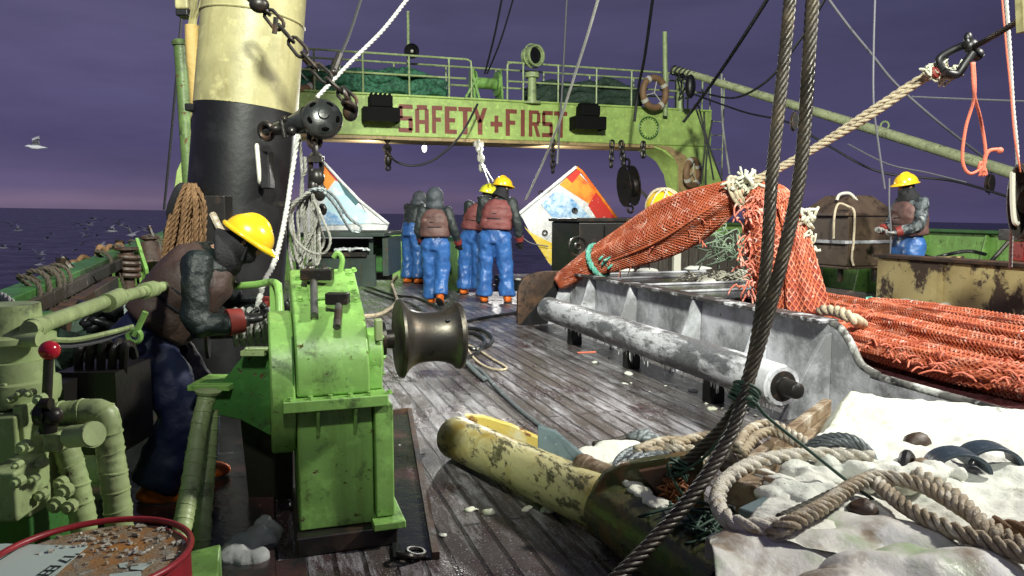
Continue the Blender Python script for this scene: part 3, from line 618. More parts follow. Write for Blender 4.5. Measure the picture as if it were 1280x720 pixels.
# ================================================================== PORT SIDE: mast, ropes, winch, valve block
def cbox(m, x0, y0, x1, y1, D, dep, yaw=0.0):           # box whose front face covers the given pixels at distance D
    c = P((x0+x1)/2, (y0+y1)/2, D+dep/2); s = D/FPX
    return m.box(c, (abs(x1-x0)*s, dep, abs(y1-y0)*s), Matrix.Rotation(-YAW+yaw, 3, 'Z'))
def cpoly(m, pts, D, dep):                              # polygon drawn at distance D, extruded away by dep
    return m.prism([P(x, y, D) for x, y in pts], FWD*dep)
ma_ = P(308, 138, 5.5); up = V((.085, 0, .80)).normalized()
mb_ = ma_-up*(ma_.z/up.z); mt_ = ma_+up*7
t = thing('mast', 'thick mast, cream above and black below, behind the winch', 'mast', mb_)
MB().lathe(mb_, up, [(0, .362), (.5, .36), ((ma_-mb_).length, .357)], 48).build('lower_section', 'black', t)
MB().lathe(ma_, up, [(.002, .36), (1.0, .352), (7, .30)], 48).build('upper_section', 'cream', t)
MB().torus(ma_+up*.64, up+V((0, 0, .0)), .356, .009, 40, 6).build('weld_bead', 'cream', t)
m = MB(); a = P(322, 206, 5.12); m.tube(sp([a+V((0, .05, .13)), a+V((0, -.02, .11)), a+V((.01, -.02, -.1)), a+V((.01, .05, -.13))], 4), .014, 6); m.build('grab_handle', 'whiteband', t)
m = MB(); cbox(m, 328, 190, 340, 236, 5.1, .12); m.build('bracket', 'black', t, bevel=.01)
m = MB(); cbox(m, 263, 244, 290, 330, 5.0, .2); m.build('switch_box', 'darkbox', t, bevel=.012)
m = MB(); cbox(m, 350, 252, 378, 258, 4.9, .3); m.build('ledge', 'darksteel', t)
t = thing('vent_post', 'slim pale green post with cables standing left of the mast', 'post', P(232, 250, 6.6))
b0 = P(231, 55, 6.6); b0 = V((b0.x, b0.y, 0)); tp = P(226, 57, 6.6)
MB().tube([V((P(238, 245, 6.6).x, tp.y, 0)), P(238, 245, 6.6), tp], .058, 12).build('post', 'olivegreen', t)
MB().lathe(tp, (0, 0, 1), [(0, .07), (.03, .075), (.05, .05)], 14).build('cap', 'olivegreen', t)
t = thing('cable_conduit', 'bundle of yellowed conduits running up the left side of the mast', 'conduit', P(241, 130, 5.6))
MB().tube(sp(PL([(246, 132, 5.5), (243, 90, 5.5), (241, 60, 5.5), (240, 32, 5.5)]), 5), [.045]*6+[.05]*10, 10).build('sleeve', mat('yellowed_canvas', (.42, .29, .10), .7, bump=((25, .6),)), t)
for (x0, x1, y) in ((244, 256, 28), (240, 249, 30), (237, 246, 34)): MB().tube(sp(PL([(x1, -15, 5.4), ((x0+x1)/2, 8, 5.45), (x0, y, 5.5), (x0, 60, 5.5)]), 5), .013, 6).build('cable', 'cream', t)
MB().tube(sp(PL([(236, 78, 5.5), (238, 110, 5.5), (240, 150, 5.5), (239, 200, 5.5)]), 5), .011, 6).build('cable', 'cream', t)
MB().tube(sp(PL([(252, 110, 5.3), (255, 160, 5.3), (258, 240, 5.2)]), 5), .014, 6).build('cable', 'whiteband', t)
m = MB(); cbox(m, 236, 131, 258, 140, 5.3, .15); m.build('clamp', 'black', t, bevel=.008)
t = thing('junction_box', 'pale box with a black base high on the left of the mast', 'box', P(231, 20, 6.0))
m = MB(); cbox(m, 223, -8, 240, 14, 6, .16); m.build('cover', 'cream', t, bevel=.02)
m = MB(); cbox(m, 224, 14, 239, 22, 6, .14); m.build('base', 'black', t, bevel=.01)
# chain and the big snatch block on the mast
hang('mast_chain', 'dark chain slanting down across the cream mast to the big snatch block', [(312, -10, 4.72), (350, 33, 4.75), (392, 82, 4.78), (434, 122, 4.8)], .135, .0125, 'darksteel', lambda m: m.ball(P(324, 6, 4.7), (.06, .05, .05)).tube(PL([(345, 22, 4.7), (343, 42, 4.7)]), .018, 6))
t = thing('snatch_block', 'big round black snatch block with oval holes beside the mast', 'block', P(400, 145, 4.8))
ax = (EYE-P(400, 145, 4.8)).normalized()+V((.15, 0, .42)); ax.normalize(); c = P(403, 147, 4.85)
MB().lathe(c-ax*.11, ax, [(.025, .05), (.03, .10), (.05, .126), (.085, .132), (.112, .128), (.135, .110), (.156, .066), (.160, .036), (.174, .030), (.176, .0)], 36).build('shell', 'blockblack', t)
u, b_ = frame(ax)
for i in range(5):
    d = u*math.cos(i*1.257+.4)+b_*math.sin(i*1.257+.4)
    rot = Matrix((u*math.cos(i*1.257+.4)+b_*math.sin(i*1.257+.4), b_*math.cos(i*1.257+.4)-u*math.sin(i*1.257+.4), ax)).transposed()
    MB().ball(c+ax*.029+d*.083, (.023, .030, .010), 16, 8, rot).build('lightening_hole', mat('open_hole_black', (.002, .002, .002), 1.0, spec=0.0), t)
m = MB()
for i in range(30): d = u*math.cos(.5+i*.1)+b_*math.sin(.5+i*.1); m.bar(c+ax*.010+d*.118, c+ax*.0+d*.129, .006, .006, ax)
m.build('raised_marks', 'brightsteel', t)
MB().tube(sp(PL([(385, 150, 4.9), (360, 158, 4.95), (342, 162, 5.0), (330, 165, 5.05)]), 4), [.09, .08, .07, .06, .055, .05, .045, .042, .04, .04, .04, .045, .05], 12).build('arm', 'blockblack', t)
m = MB(); m.torus(P(333, 164, 4.98), FWD+V((.4, 0, .2)), .05, .02, 18, 8).ball(P(345, 161, 4.9), (.04, .04, .03)).cyl(P(352, 150, 4.9), P(356, 172, 4.9), .018).ball(P(356, 149, 4.9), (.022, .022, .022)).ball(P(365, 164, 4.85), (.03, .03, .03)); m.build('mast_pin', 'darksteel', t)
m = MB(); m.torus(P(437, 132, 4.8), V((.5, .2, .8)), .045, .017, 16, 8).torus(P(433, 118, 4.78), V((1, -.3, .4)), .045, .015, 16, 8).ball(P(438, 140, 4.85), (.05, .05, .06)); m.build('shackle', 'darksteel', t)
t = thing('hanging_shackle', 'dark chain link and shackle hanging beneath the big snatch block', 'shackle', P(394, 172, 4.9))
m = MB(); m.chain(PL([(393, 172, 4.9), (395, 205, 4.9)]), .13, .018); m.build('link', 'darksteel', t)
m = MB(); cbox(m, 386, 195, 404, 203, 4.85, .07); m.tube(PL([(388, 200, 4.9), (387, 236, 4.9)]), .014, 6).tube(PL([(403, 196, 4.9), (402, 240, 4.9)]), .012, 6).build('yoke', 'darksteel', t)
m = MB(); m.ball(P(396, 222, 4.9), (.05, .05, .06)).ball(P(392, 234, 4.88), (.035, .03, .05)).ball(P(400, 240, 4.9), (.04, .03, .06)).ball(P(403, 262, 4.9), (.03, .03, .04)); m.build('swivel', 'darksteel', t)
# ropes at the mast
def rope_thing(name, label, paths, r, m_, cat='rope', group=None, strands=3, pitch=None, seg=8):
    m = MB()
    for p in paths: m.rope(sp(p, seg), r, pitch, strands)
    return tag(m.build(name, m_, smooth=180), label, cat, group)
rope_thing('hauling_rope', 'thick pale rope running from the snatch block down to the winch drum', [PL([(373, 168, 4.85), (366, 210, 4.8), (357, 270, 4.5), (344, 325, 4.1), (330, 352, 3.85), (322, 385, 3.66)])], .0165, 'white_rope', pitch=.13)
rope_thing('hanging_rope', 'pale doubled rope hanging straight beside the black mast', [PL([(374, 170, 4.9), (377, 205, 4.9), (378, 250, 4.9), (372, 300, 4.85), (373, 345, 4.8), (380, 390, 4.7)]), PL([(381, 196, 4.9), (382, 215, 4.9), (378, 222, 4.9), (376, 250, 4.9)])], .012, 'coilgrey', pitch=.1)
random.seed(3); paths = []
for i in range(9):
    a, bt = 366+i*4+random.uniform(-2, 2), 325+random.uniform(-12, 12); D = 4.72+random.uniform(-.06, .06)
    paths.append(PL([(388, 240, D), (a-8+i*1.2, 262, D), (a-6+i, 295, D), (a+2, bt, D+.02), (a+8, bt-14, D+.04), (396, 275, D+.05), (391, 242, D+.04)]))
paths.append(PL([(386, 240, 4.66), (362, 262, 4.64), (364, 290, 4.62), (382, 312, 4.6), (404, 317, 4.6), (413, 300, 4.6), (404, 275, 4.62), (392, 250, 4.64)]))
paths.append(PL([(384, 240, 4.7), (370, 255, 4.7), (360, 275, 4.7), (362, 320, 4.68), (374, 365, 4.5)]))
rope_thing('rope_coil', 'grey coil of thin rope hung in loops on the right of the mast', paths, .0095, 'coilgrey', 'rope coil', pitch=.09)
rope_thing('wire_loop', 'two stiff dark grey loops jutting right from the hanging rope coil', [PL([(385, 238, 4.7), (402, 236, 4.7), (418, 246, 4.75), (436, 272, 4.8), (451, 283, 4.8), (448, 290, 4.8), (437, 286, 4.8), (420, 258, 4.75), (405, 240, 4.7)]), PL([(385, 240, 4.72), (405, 240, 4.75), (428, 268, 4.8)])], .011, 'bluegrey', pitch=.1)
random.seed(11); paths = []
for i in range(34):
    u_ = i/33; xb = 203+62*u_+random.uniform(-3, 3); D = 5.15+.12*math.sin(i*2.3); yb = 338+random.uniform(-14, 14)
    paths.append(PL([(232+12*u_, 232+random.uniform(-3, 3), D), (219+36*u_+random.uniform(-2, 2), 254, D-.03), (208+54*u_+random.uniform(-3, 3), 292, D-.02), (xb, yb, D), (xb+3, yb+8, D+.03)]))
t = tag(rope_thing('rope_bundle', 'brown rope bundle hanging like a tail from the green post', paths, .0165, 'manila_dark', 'rope bundle', pitch=.13))
t = MB(); t.loft([(P(231, 228, 5.1), V((.04, 0, 0)), V((0, .04, 0))), (P(228, 240, 5.08), V((.075, 0, 0)), V((0, .06, 0))), (P(222, 290, 5.25), V((.09, 0, 0)), V((0, .06, 0))), (P(220, 330, 5.3), V((.10, 0, 0)), V((0, .05, 0)))], 14)
tag(t.build('tarp_wrap', 'knit', smooth=180, mods=[('SUBSURF', dict(levels=1, render_levels=2)), ('DISPLACE', dict(texture=clouds(.1), strength=.05))]), 'black cloth wrap at the top of the brown rope bundle', 'tarp')
tag(MB().tube(sp(PL([(266, 268, 5.0), (276, 288, 4.9), (288, 305, 4.7)]), 4), .024, 8).build('timber_stay', 'manila', ), 'pale slanting stay between the rope bundle and the yellow helmet', 'stay')
# dark housing at the stern, left
t = thing('stern_housing', 'dark olive deck housing with an iced shelf below the port trawl door', 'housing', P(445, 330, 9.6))
m = MB(); cbox(m, 390, 289, 497, 294, 9.4, 1.6); m.build('roof', 'hull', t, bevel=.01)
m = MB(); cbox(m, 398, 295, 490, 350, 10.6, .06); m.build('back_wall', 'darkbox', t)
m = MB(); cbox(m, 398, 313, 470, 318, 9.4, 1.1); m.build('shelf', 'darksteel', t)
m = MB(); cbox(m, 487, 295, 494, 342, 9.45, 1.1); cbox(m, 462, 297, 467, 345, 9.5, .06); m.build('side_wall', 'hull', t)
m = MB(); cbox(m, 464, 306, 485, 340, 10.0, .4); m.build('gearbox', 'green_dark', t, bevel=.04)
m = MB(); cbox(m, 400, 296.2, 466, 298, 9.38, .03); m.build('edge_strip', 'greyline', t)
m = MB(); cbox(m, 398, 318, 470, 358, 9.45, .06); m.build('front_panel', 'hull', t)
m = MB()
for i in range(26): m.ball(P(420+i*1.6, 312+random.uniform(-1.5, 1), 9.5+random.uniform(0, .2)), (random.uniform(.02, .06), .06, random.uniform(.015, .035)), 7, 5)
m.build('ice_crust', 'ice', t)
# ------------------------------------------------------------------ winch
YW = 3.05
wx = lambda p: PY(p, 450, YW).x
x0, x1 = wx(336), wx(462)
wn = thing('winch', 'worn light green deck winch with a bare steel warping drum', 'winch', (x0, YW, 0))
prof = [(3.03, .65), (3.03, .72), (3.043, .79), (3.072, .855), (3.115, .91), (3.165, .95), (3.22, .983), (3.56, 1.13), (3.56, .65)]
def yz(m, pf, xa, xb): return m.prism([(xa, y, z) for y, z in pf], (xb-xa, 0, 0))
yz(MB(), [(y, z) for y, z in prof], x0+.10, x1).build('gear_case', 'green', wn, smooth=50, bevel=.012)
pf = [(3.33+.305*math.cos(a), .66+.305*math.sin(a)) for a in [2*math.pi*i/48 for i in range(48)]]
yz(MB(), pf, x0, x0+.098).build('gear_cover', 'green', wn, bevel=.012)
MB().bb((x0+.045, 2.985, .60), (wx(482), 3.62, .648)).build('flange', 'green', wn, bevel=.006)
xb0, xb1 = wx(369), wx(466)
MB().bb((xb0, 3.06, .085), (xb1-.004, 3.56, .598)).build('base_box', 'green', wn, bevel=.008)
MB().bb((xb1, 3.02, .12), (wx(489), 3.30, .598)).build('leg', 'green', wn, bevel=.006)
MB().bb((xb1, 3.38, .12), (wx(489), 3.56, .598)).build('leg', 'green', wn, bevel=.006)
MB().bb((xb1-.02, 2.96, .085), (wx(500), 3.62, .117)).build('foot', 'green', wn, bevel=.005)
MB().bb((xb0-.02, 3.0, .0), (wx(492), 3.6, .083)).build('plinth', 'darkbox', wn, bevel=.01)
for px_ in (393, 440): x = wx(px_); MB().prism([(x, 3.058, .598), (x, 2.99, .598), (x, 3.058, .47)], (.012, 0, 0)).build('stiffener', 'green', wn)
def bolt(c, ax, r=.011): return MB().lathe(c, ax, [(0, r*1.5), (.004, r*1.5), (.0045, r), (.014, r), (.0145, .001)], 6).build('bolt', 'green', wn, smooth=20)
for i in range(6): bolt((x0+.075+i*.078, 3.005, .648), (0, 0, 1))
for i in range(5): bolt((x0+.17+i*.055, 3.53, 1.117), (0, -.43, 1))
for i in range(4): bolt((x1-.025, 3.27+i*.075, 1.006+i*.0322), (0, -.43, 1))
for i in range(3): bolt((x0+.135, 3.29+i*.09, 1.015+i*.0387), (0, -.43, 1))
yz(MB(), [(3.28, 1.014), (3.50, 1.108), (3.50, 1.122), (3.28, 1.028)], x0+.17, x1-.05).build('cover_plate', 'green', wn, bevel=.003)
MB().bb((x0+.088, 3.03, .66), (x0+.094, 3.05, .90)).build('seam', 'green_dark', wn)
# bearing and warping drum
yd, zd = 3.30, .825
m = MB(); m.lathe((x1+.003, 3.2, .78), (1, 0, 0), [(0, .115), (.055, .115), (.062, .105), (.062, .03)], 28); m.bb((x1+.003, 3.09, .65), (x1+.058, 3.42, .76)); m.build('bearing_housing', 'green', wn, bevel=.006)
for i in range(6): a = i*1.047; bolt((x1+.062, 3.2+.09*math.cos(a), .78+.09*math.sin(a)), (1, 0, 0), .009)
MB().cyl((x1, yd, zd), (wx(498)+.02, yd, zd), .042, n=20).build('drum_shaft', 'darksteel', wn)
MB().lathe((x1+.065, yd, zd), (1, 0, 0), [(0, .075), (.035, .078), (.04, .05)], 20).build('collar', 'darksteel', wn)
dx0 = PY(497, 430, yd).x; dx1 = PY(575, 430, yd).x; s_ = (dx1-dx0)/.30
MB().lathe((dx0, yd, zd), (1, 0, 0), [(0, .05), (0, .168), (.006*s_, .176), (.018*s_, .178), (.026*s_, .17), (.04*s_, .150), (.06*s_, .132), (.09*s_, .119), (.13*s_, .113), (.18*s_, .113), (.22*s_, .119), (.25*s_, .130), (.268*s_, .142), (.276*s_, .152), (.29*s_, .155), (.30*s_, .150), (.30*s_, .05)], 56).build('warping_drum', 'brightsteel', wn)
a = PY(560, 411, yd-.09); MB().ball((a.x, yd-.09, zd+.082), (.013, .008, .010), 12, 6).build('drum_hole', 'black', wn)
MB().box((x1+.045, 3.1, .90), (.03, .05, .09)).build('grease_box', 'pale', wn, bevel=.006)
# clutch handles
for (a, b_, c0, c1) in (((392, 348, 3.27), (393, 394, 3.04), (377, 343), (416, 343)), ((424, 377, 3.11), (421, 409, 2.97), (408, 373), (436, 373))):
    h = MB().tube([P(*a), P(*b_)], .016, 12).build('clutch_handle', 'greysteel', wn)
    m = MB(); m.bar(P(*c0, a[2]), P(*c1, a[2]), .06, .05); m.build('crosshead', 'darksteel', h, bevel=.006)
MB().ball(P(388, 336, 3.34), (.02, .02, .02)).build('lubricator', 'brightsteel', wn); MB().ball(P(406, 337, 3.34), (.022, .022, .018)).build('lubricator', 'brightsteel', wn)
MB().tube(sp(PL([(424, 345, 3.42), (428, 325, 3.42), (422, 316, 3.42), (417, 322, 3.42)]), 4), .012, 8).build('hook', 'green', wn)
m = MB(); m.torus(PZ(520, 690, .03), (.2, 0, 1), .035, .010, 18, 6).torus(PZ(508, 694, .03), (.3, .4, 1), .035, .010, 18, 6).build('ring_bolt', 'darksteel', wn)
# left half: bracket, hoop, cable drum
m = MB(); cpoly(m, [(248, 478), (278, 476), (308, 440), (338, 442), (338, 545), (300, 525), (248, 514)], 3.35, .06); m.build('bracket', 'green_dark', wn, bevel=.006)
m = MB(); cbox(m, 246, 474, 300, 482, 3.30, .24); m.build('bracket_ledge', 'green', wn, bevel=.005)
m = MB(); m.tube(sp(PL([(288, 358, 3.75), (318, 356, 3.72), (340, 353, 3.68), (348, 362, 3.6), (350, 410, 3.5)]), 5), .019, 10); m.build('guard_hoop', 'green', wn)
m = MB(); cpoly(m, [(337, 356), (350, 354), (356, 420), (338, 420)], 3.66, .03); m.build('guard_plate', 'green', wn)
ct = P(316, 408, 3.72); d_ = V((1, 0, 0))
MB().lathe(ct-d_*.22, d_, [(0, .15), (.015, .15), (.02, .055), (.34, .055), (.345, .15), (.36, .15)], 28).build('cable_drum', 'darksteel', wn)
m = MB()
for i in range(7):
    p = [ct+d_*(-.08+i*.034)+V((0, math.cos(q*.3)*.085, math.sin(q*.3)*.085)) for q in range(22)]; m.rope(p, .017, .10)
m.build('cable_turns', 'white_rope', wn, smooth=180)
m = MB(); cbox(m, 306, 436, 336, 442, 3.28, .12)
for i in range(9): m.ball(P(309+i*3, 436, 3.3), (.012, .012, .01), 6, 4)
m.build('toothed_rack', 'pale', wn)
m = MB(); cpoly(m, [(300, 520), (366, 520), (366, 690), (318, 690)], 3.5, .3); m.build('inner_frame', 'darkbox', wn)
# wrapped struts beside the operator
t = thing('wrapped_struts', 'two wrapped pale green pipes in front of the stooping operator', 'pipes', PZ(240, 680, 0))
def wrapped(m, pts, r, n=16, step=.008):
    q = even(sp(pts, 8), step)
    for i in range(4, len(q)-2, 7): m.torus(q[i], (q[i+1]-q[i-1])+V((.15*(i % 3-1), 0, .1))*(q[i+1]-q[i-1]).length, r*1.005, .0035, 18, 5)
    return m.tube(q, [r*(1+.07*(((i*.31) % 1)-.5)+.05*noise.noise(p*25)) for i, p in enumerate(q)], n)
wrapped(MB(), PL([(260, 492, 3.12), (250, 530, 3.05), (237, 610, 2.88), (222, 690, 2.72)]), .036).build('strut', 'pale', t)
wrapped(MB(), PL([(263, 512, 3.16), (259, 580, 3.1), (254, 640, 3.0), (252, 690, 2.95)]), .036).build('strut', 'pale', t)
MB().lathe(P(260, 492, 3.12), (.1, 0, 1), [(0, .05), (.012, .055), (.02, .03)], 18).build('cap', 'pale', t)
m = MB(); c = [PZ(230, 690, .14), PZ(276, 679, .14), PZ(272, 740, .14), PZ(215, 740, .14)]
tag(m.prism(c, (0, 0, -.14)).build('step_block', 'green', bevel=.01), 'green painted deck step beside the red drum', 'step')
# ------------------------------------------------------------------ hydraulic valve block
vb = thing('hydraulic_valve', 'pale green hydraulic valve block with wrapped pipes and a red knob lever', 'valve', P(60, 640, 2.0))
def vbox(name, x0, y0, x1, y1, D, dep, m_='pale', bv=.008, yaw=.0):
    m = MB(); cbox(m, x0, y0, x1, y1, D, dep, yaw); return m.build(name, m_, vb, bevel=bv)
vbox('body', -40, 505, 46, 590, 1.95, .22, yaw=.15)
vbox('body_cover', -40, 468, 40, 505, 2.0, .2)
vbox('lower_block', 0, 575, 42, 642, 1.82, .16, yaw=.1)
vbox('flange_plate', 42, 492, 56, 640, 1.98, .16, bv=.005)
vbox('pilot_block', 66, 534, 88, 560, 1.95, .1)
vbox('pedestal', -40, 590, 70, 720, 2.05, .2, 'green_dark')
MB().lathe(P(20, 500, 2.1), (0, 0, 1), [(0, .11), (.02, .115), (.06, .115), (.065, .10), (.12, .10)], 28).build('round_neck', 'pale', vb)
MB().lathe(P(16, 470, 2.12), (0, 0, 1), [(0, .09), (.04, .10), (.10, .10), (.105, .115), (.12, .115), (.13, .085), (.21, .08)], 28).build('actuator', 'pale', vb)
vbox('fork', 15, 414, 30, 450, 2.05, .05); vbox('fork', 34, 412, 46, 450, 2.1, .05)
MB().cyl(P(12, 424, 2.06), P(50, 424, 2.06), .022, n=14).build('fork_pin', 'pale', vb)
random.seed(5)
m = MB()
for (x, y, D, r) in ((20, 603, 1.81, .02), (20, 582, 1.81, .012), (40, 600, 1.86, .014), (28, 560, 1.9, .024), (50, 540, 1.92, .016), (50, 580, 1.92, .018), (48, 500, 1.94, .02), (50, 620, 1.9, .02), (78, 615, 1.95, .03), (85, 635, 1.92, .025), (68, 632, 1.92, .028), (74, 605, 1.96, .022), (24, 492, 1.98, .014), (36, 492, 1.98, .014), (12, 500, 1.97, .014), (44, 515, 1.95, .014)):
    p = P(x, y, D); r *= .7; m.lathe(p+FWD*.02, -FWD, [(0, r*1.1), (.022, r*1.1), (.024, r*.6), (.034, r*.6), (.036, .001)], 10)
m.build('fittings', 'pale', vb, smooth=25)
m = MB(); m.cyl(P(48, 518, 1.93), P(60, 518, 1.93), .03).cyl(P(60, 512, 1.93), P(60, 540, 1.93), .022).ball(P(66, 520, 1.93), (.025, .025, .025)).cyl(P(52, 505, 1.92), P(64, 505, 1.92), .016); m.build('spool_end', 'darksteel', vb)
MB().cyl(P(88, 546, 1.95), P(116, 543, 1.92), .03, n=18).lathe(P(114, 543, 1.93), P(120, 543, 1.92)-P(114, 543, 1.93), [(0, .035), (.012, .035), (.013, .02)], 18).build('end_plug', 'pale', vb)
wrapped(MB(), PL([(66, 520, 2.06), (90, 517, 2.06), (118, 515, 2.06), (131, 520, 2.06), (135, 540, 2.06), (140, 580, 2.06), (148, 640, 2.06), (152, 700, 2.06)]), .037, step=.008).build('wrapped_pipe', 'pale', vb)
wrapped(MB(), PL([(78, 545, 2.12), (86, 570, 2.12), (96, 605, 2.12), (104, 650, 2.12), (108, 700, 2.12)]), .035, step=.008).build('wrapped_pipe', 'pale', vb)
lv = MB().tube(PL([(58, 512, 2.0), (61, 445, 2.0)]), .013, 12).build('lever', 'brightsteel', vb)
MB().ball(P(62, 438, 2.0), (.027, .027, .027), 20, 12).build('knob', 'redball', lv)
tag(MB().tube(PL([(36, 412, 2.05), (140, 374, 2.7), (205, 358, 3.4)]), .024, 14).tube(PL([(133, 379, 2.62), (150, 371, 2.8)]), .034, 14).tube(PL([(40, 411, 2.08), (48, 408, 2.12)]), .03, 14).tube(PL([(180, 364, 3.1), (192, 361, 3.25)]), .036, 12).build('control_rod', 'pale'), 'pale green control rod rising from the valve block towards the operator', 'rod')
t = thing('control_linkage', 'green jointed lever and bent hand rail behind the operator', 'linkage', P(190, 440, 3.6))
MB().tube(sp(PL([(186, 440, 3.5), (190, 405, 3.5), (200, 368, 3.5), (208, 358, 3.5), (222, 358, 3.5)]), 5), .024, 10).build('bent_rail', 'pale', t)
MB().tube(PL([(168, 420, 3.3), (182, 390, 3.3)]), .014, 8).torus(P(168, 420, 3.3), FWD, .03, .012, 14, 6).build('lever', 'green', t)
m = MB()
for i in range(7): m.ball(P(196+i*4, 352+random.uniform(-4, 4), 3.45), (.025, .03, .022), 8, 5)
m.build('joint', 'brightsteel', t)
line('hydraulic_hose', PL([(44, 421, 2.1), (90, 425, 2.3), (140, 415, 2.6), (165, 408, 2.9)]), .009, 'pale', 'thin pale hydraulic line sagging behind the red knob, the upper one', 'hose')
line('hydraulic_hose', PL([(44, 427, 2.12), (84, 432, 2.3), (130, 424, 2.6), (160, 412, 2.9)]), .009, 'greyline', 'thin grey hydraulic line sagging behind the red knob, the lower one', 'hose')
m = MB(); cbox(m, 96, 452, 172, 560, 3.0, .3); cbox(m, 60, 470, 100, 530, 2.9, .2)
for i in range(5): m.tube(sp(PL([(98+i*14, 470, 3.1), (100+i*14, 440-6*(i % 3), 3.05), (112+i*13, 432-5*(i % 2), 3.1), (128+i*10, 446, 3.15)]), 5), .018, 8)
tag(m.build('dark_cabinet', 'darkbox', bevel=.012), 'dark steel cabinet behind the red knob lever', 'cabinet')
random.seed(21)
# clutter along the port rail
random.seed(33); m = MB()
for i in range(14):
    y = 3.6+i*.42; q = sp([(XL+.10+random.uniform(0, .25), y+random.uniform(-.5, .5), .25+random.uniform(0, .3)), (XL+.2+random.uniform(0, .25), y+random.uniform(-.3, .3), .55+random.uniform(0, .25)), (XL+.15+random.uniform(0, .25), y+random.uniform(-.5, .5)+.3, .5+random.uniform(0, .2)), (XL+.25, y+.6, .2)], 7)
    m.tube(q, [.06+.02*noise.noise(p*6) for p in q], 9)
tag(m.build('stowed_net', 'darknet', smooth=180), 'dark green netting stowed along the foot of the port bulwark', 'net')
m = MB()
for i in range(15):
    y = random.uniform(4.4, 9.8); z = .84+.02*y; m.rope(sp([(XL+.06, y, z-.3+random.uniform(-.2, .1)), (XL+.12, y+.05, z+.06), (XL+.0, y+.12, z+.12), (XL+.14, y+.3, z-.1), (XL+.16, y+.35, z-.45)], 5), random.uniform(.010, .018), .1)
tag(m.build('rail_lashings', mat('old_dark_rope', (.07, .055, .04), .8, bump=((90, .5),)), smooth=180), 'ropes belayed over the cap of the port bulwark', 'rope', kind='stuff')
for i, (y, z, mt, lab) in enumerate(((6.4, .62, 'ring', 'faded orange buoy wedged among the nets on the port side, the nearer one'), (7.6, .70, 'rustbrown', 'rusty buoy wedged among the nets on the port side, the farther one'))):
    o = MB().ball((XL+.32, y, z), (.13, .13, .12), 18, 12).lathe((XL+.32, y, z+.11), (0, 0, 1), [(0, .03), (.04, .025), (.045, .0)], 10).build('buoy', mt, smooth=60); tag(o, lab, 'buoy')
t = MB()
for i in range(9): t.tube(sp(PL([(50+i*11+random.uniform(-5, 5), 372-i*6, 4.4+.3*i), (58+i*11, 350-i*6+random.uniform(-6, 6), 4.5+.3*i), (70+i*11+random.uniform(-5, 5), 358-i*6, 4.6+.3*i), (64+i*11, 378-i*6, 4.5+.3*i)]), 5), .022, 7)
tag(t.build('rail_ropes', 'manila_dark', smooth=180), 'old brown ropes tangled along the top of the port rail', 'rope', kind='stuff')
t = MB(); t.loft([(P(70, 352, 4.9), V((.05, 0, 0)), V((0, 0, .03))), (P(82, 342, 5.2), V((.10, 0, 0)), V((0, 0, .06))), (P(98, 338, 5.5), V((.09, 0, 0)), V((0, 0, .05))), (P(112, 332, 5.8), V((.05, 0, 0)), V((0, 0, .03)))], 16)
tag(t.build('tarp', 'teal', smooth=180, mods=[('SUBSURF', dict(levels=2, render_levels=2)), ('DISPLACE', dict(texture=clouds(.08), strength=.08))]), 'dull teal cloth bundled on the port rail between the planks', 'cloth')
t = MB(); t.bar(P(172, 304, 7.0), P(184, 342, 6.6), .12, .03, (1, 0, 0)); tag(t.build('green_board', 'green', bevel=.006), 'green board leaning against the port rail beside the rope reels', 'board')
t = MB(); t.cyl(P(186, 306, 7.4), P(190, 334, 7.3), .11, .12, 16); tag(t.build('fender', 'rustbrown', bevel=.02), 'rusty brown fender drum hung on the port rail left of the rope bundle', 'fender')

t = thing('net_heap', 'pale grey netting heaped at the left edge above the valve block', 'net', P(10, 400, 2.5)); m = MB()
for i in range(16):
    q = sp(PL([(-25+random.uniform(-8, 8), 385+i*2, 2.5), (0+random.uniform(-6, 6), 368+i*3.2, 2.45), (18, 380+i*3, 2.4), (34+random.uniform(-5, 5), 400+i*2, 2.45)]), 5); m.rope(q, .011, .07)
m.build('netting', 'white_rope', t, smooth=180)
m = MB(); cpoly(m, [(-30, 400), (28, 396), (36, 412), (30, 440), (-30, 440)], 2.5, .2); m.build('core', 'green_dark', t, bevel=.02)
for (x, y, D, mt, lab) in ((160, 336, 6.2, 'rustbrown', 'rusty cleat on the port bulwark left of the brown rope bundle'), (188, 318, 7.6, 'rustbrown', 'rusty rope reel on the port bulwark beside the brown rope bundle')):
    t = MB(); p = P(x, y, D)
    for i in range(4): t.torus(p+V((0, 0, -.05+.05*i)), (.1, 0, 1), .08, .022, 20, 8)
    t.lathe(p+V((0, 0, -.22)), (0, 0, 1), [(0, .10), (.03, .10), (.04, .05), (.36, .05), (.38, .09), (.40, .09)], 18)
    tag(t.build('rope_reel', mt), lab, 'reel')
m = MB()
for i in range(12): m.tube(sp(PL([(random.uniform(95, 180), random.uniform(372, 415), 3.9), (random.uniform(95, 180), random.uniform(375, 415), 3.8), (random.uniform(95, 180), random.uniform(378, 420), 3.9)]), 5), .02, 7)
tag(m.build('loose_hoses', 'hose', smooth=180), 'tangle of black hoses below the control rod', 'hose', kind='stuff')
m = MB(); cbox(m, 156, 379, 168, 394, 3.6, .02, .3); cbox(m, 150, 399, 164, 408, 3.6, .02, -.2); tag(m.build('white_tag', 'label'), 'white plates hanging below the control rod', 'plate')
m = MB()
m.tube(PL([(148, 312, 8.5), (150, 300, 8.5)]), .05, 8); m.tube(PL([(198, 315, 8.2), (186, 282, 8.2)]), .02, 6); m.tube(PL([(76, 348, 5.0), (78, 322, 5.0)]), .04, 8).tube(PL([(78, 322, 5), (98, 345, 5)]), .02, 6); m.tube(sp(PL([(60, 356, 5), (80, 340, 5.4), (100, 345, 5.6), (120, 335, 6.2), (150, 318, 7)]), 5), .025, 6)
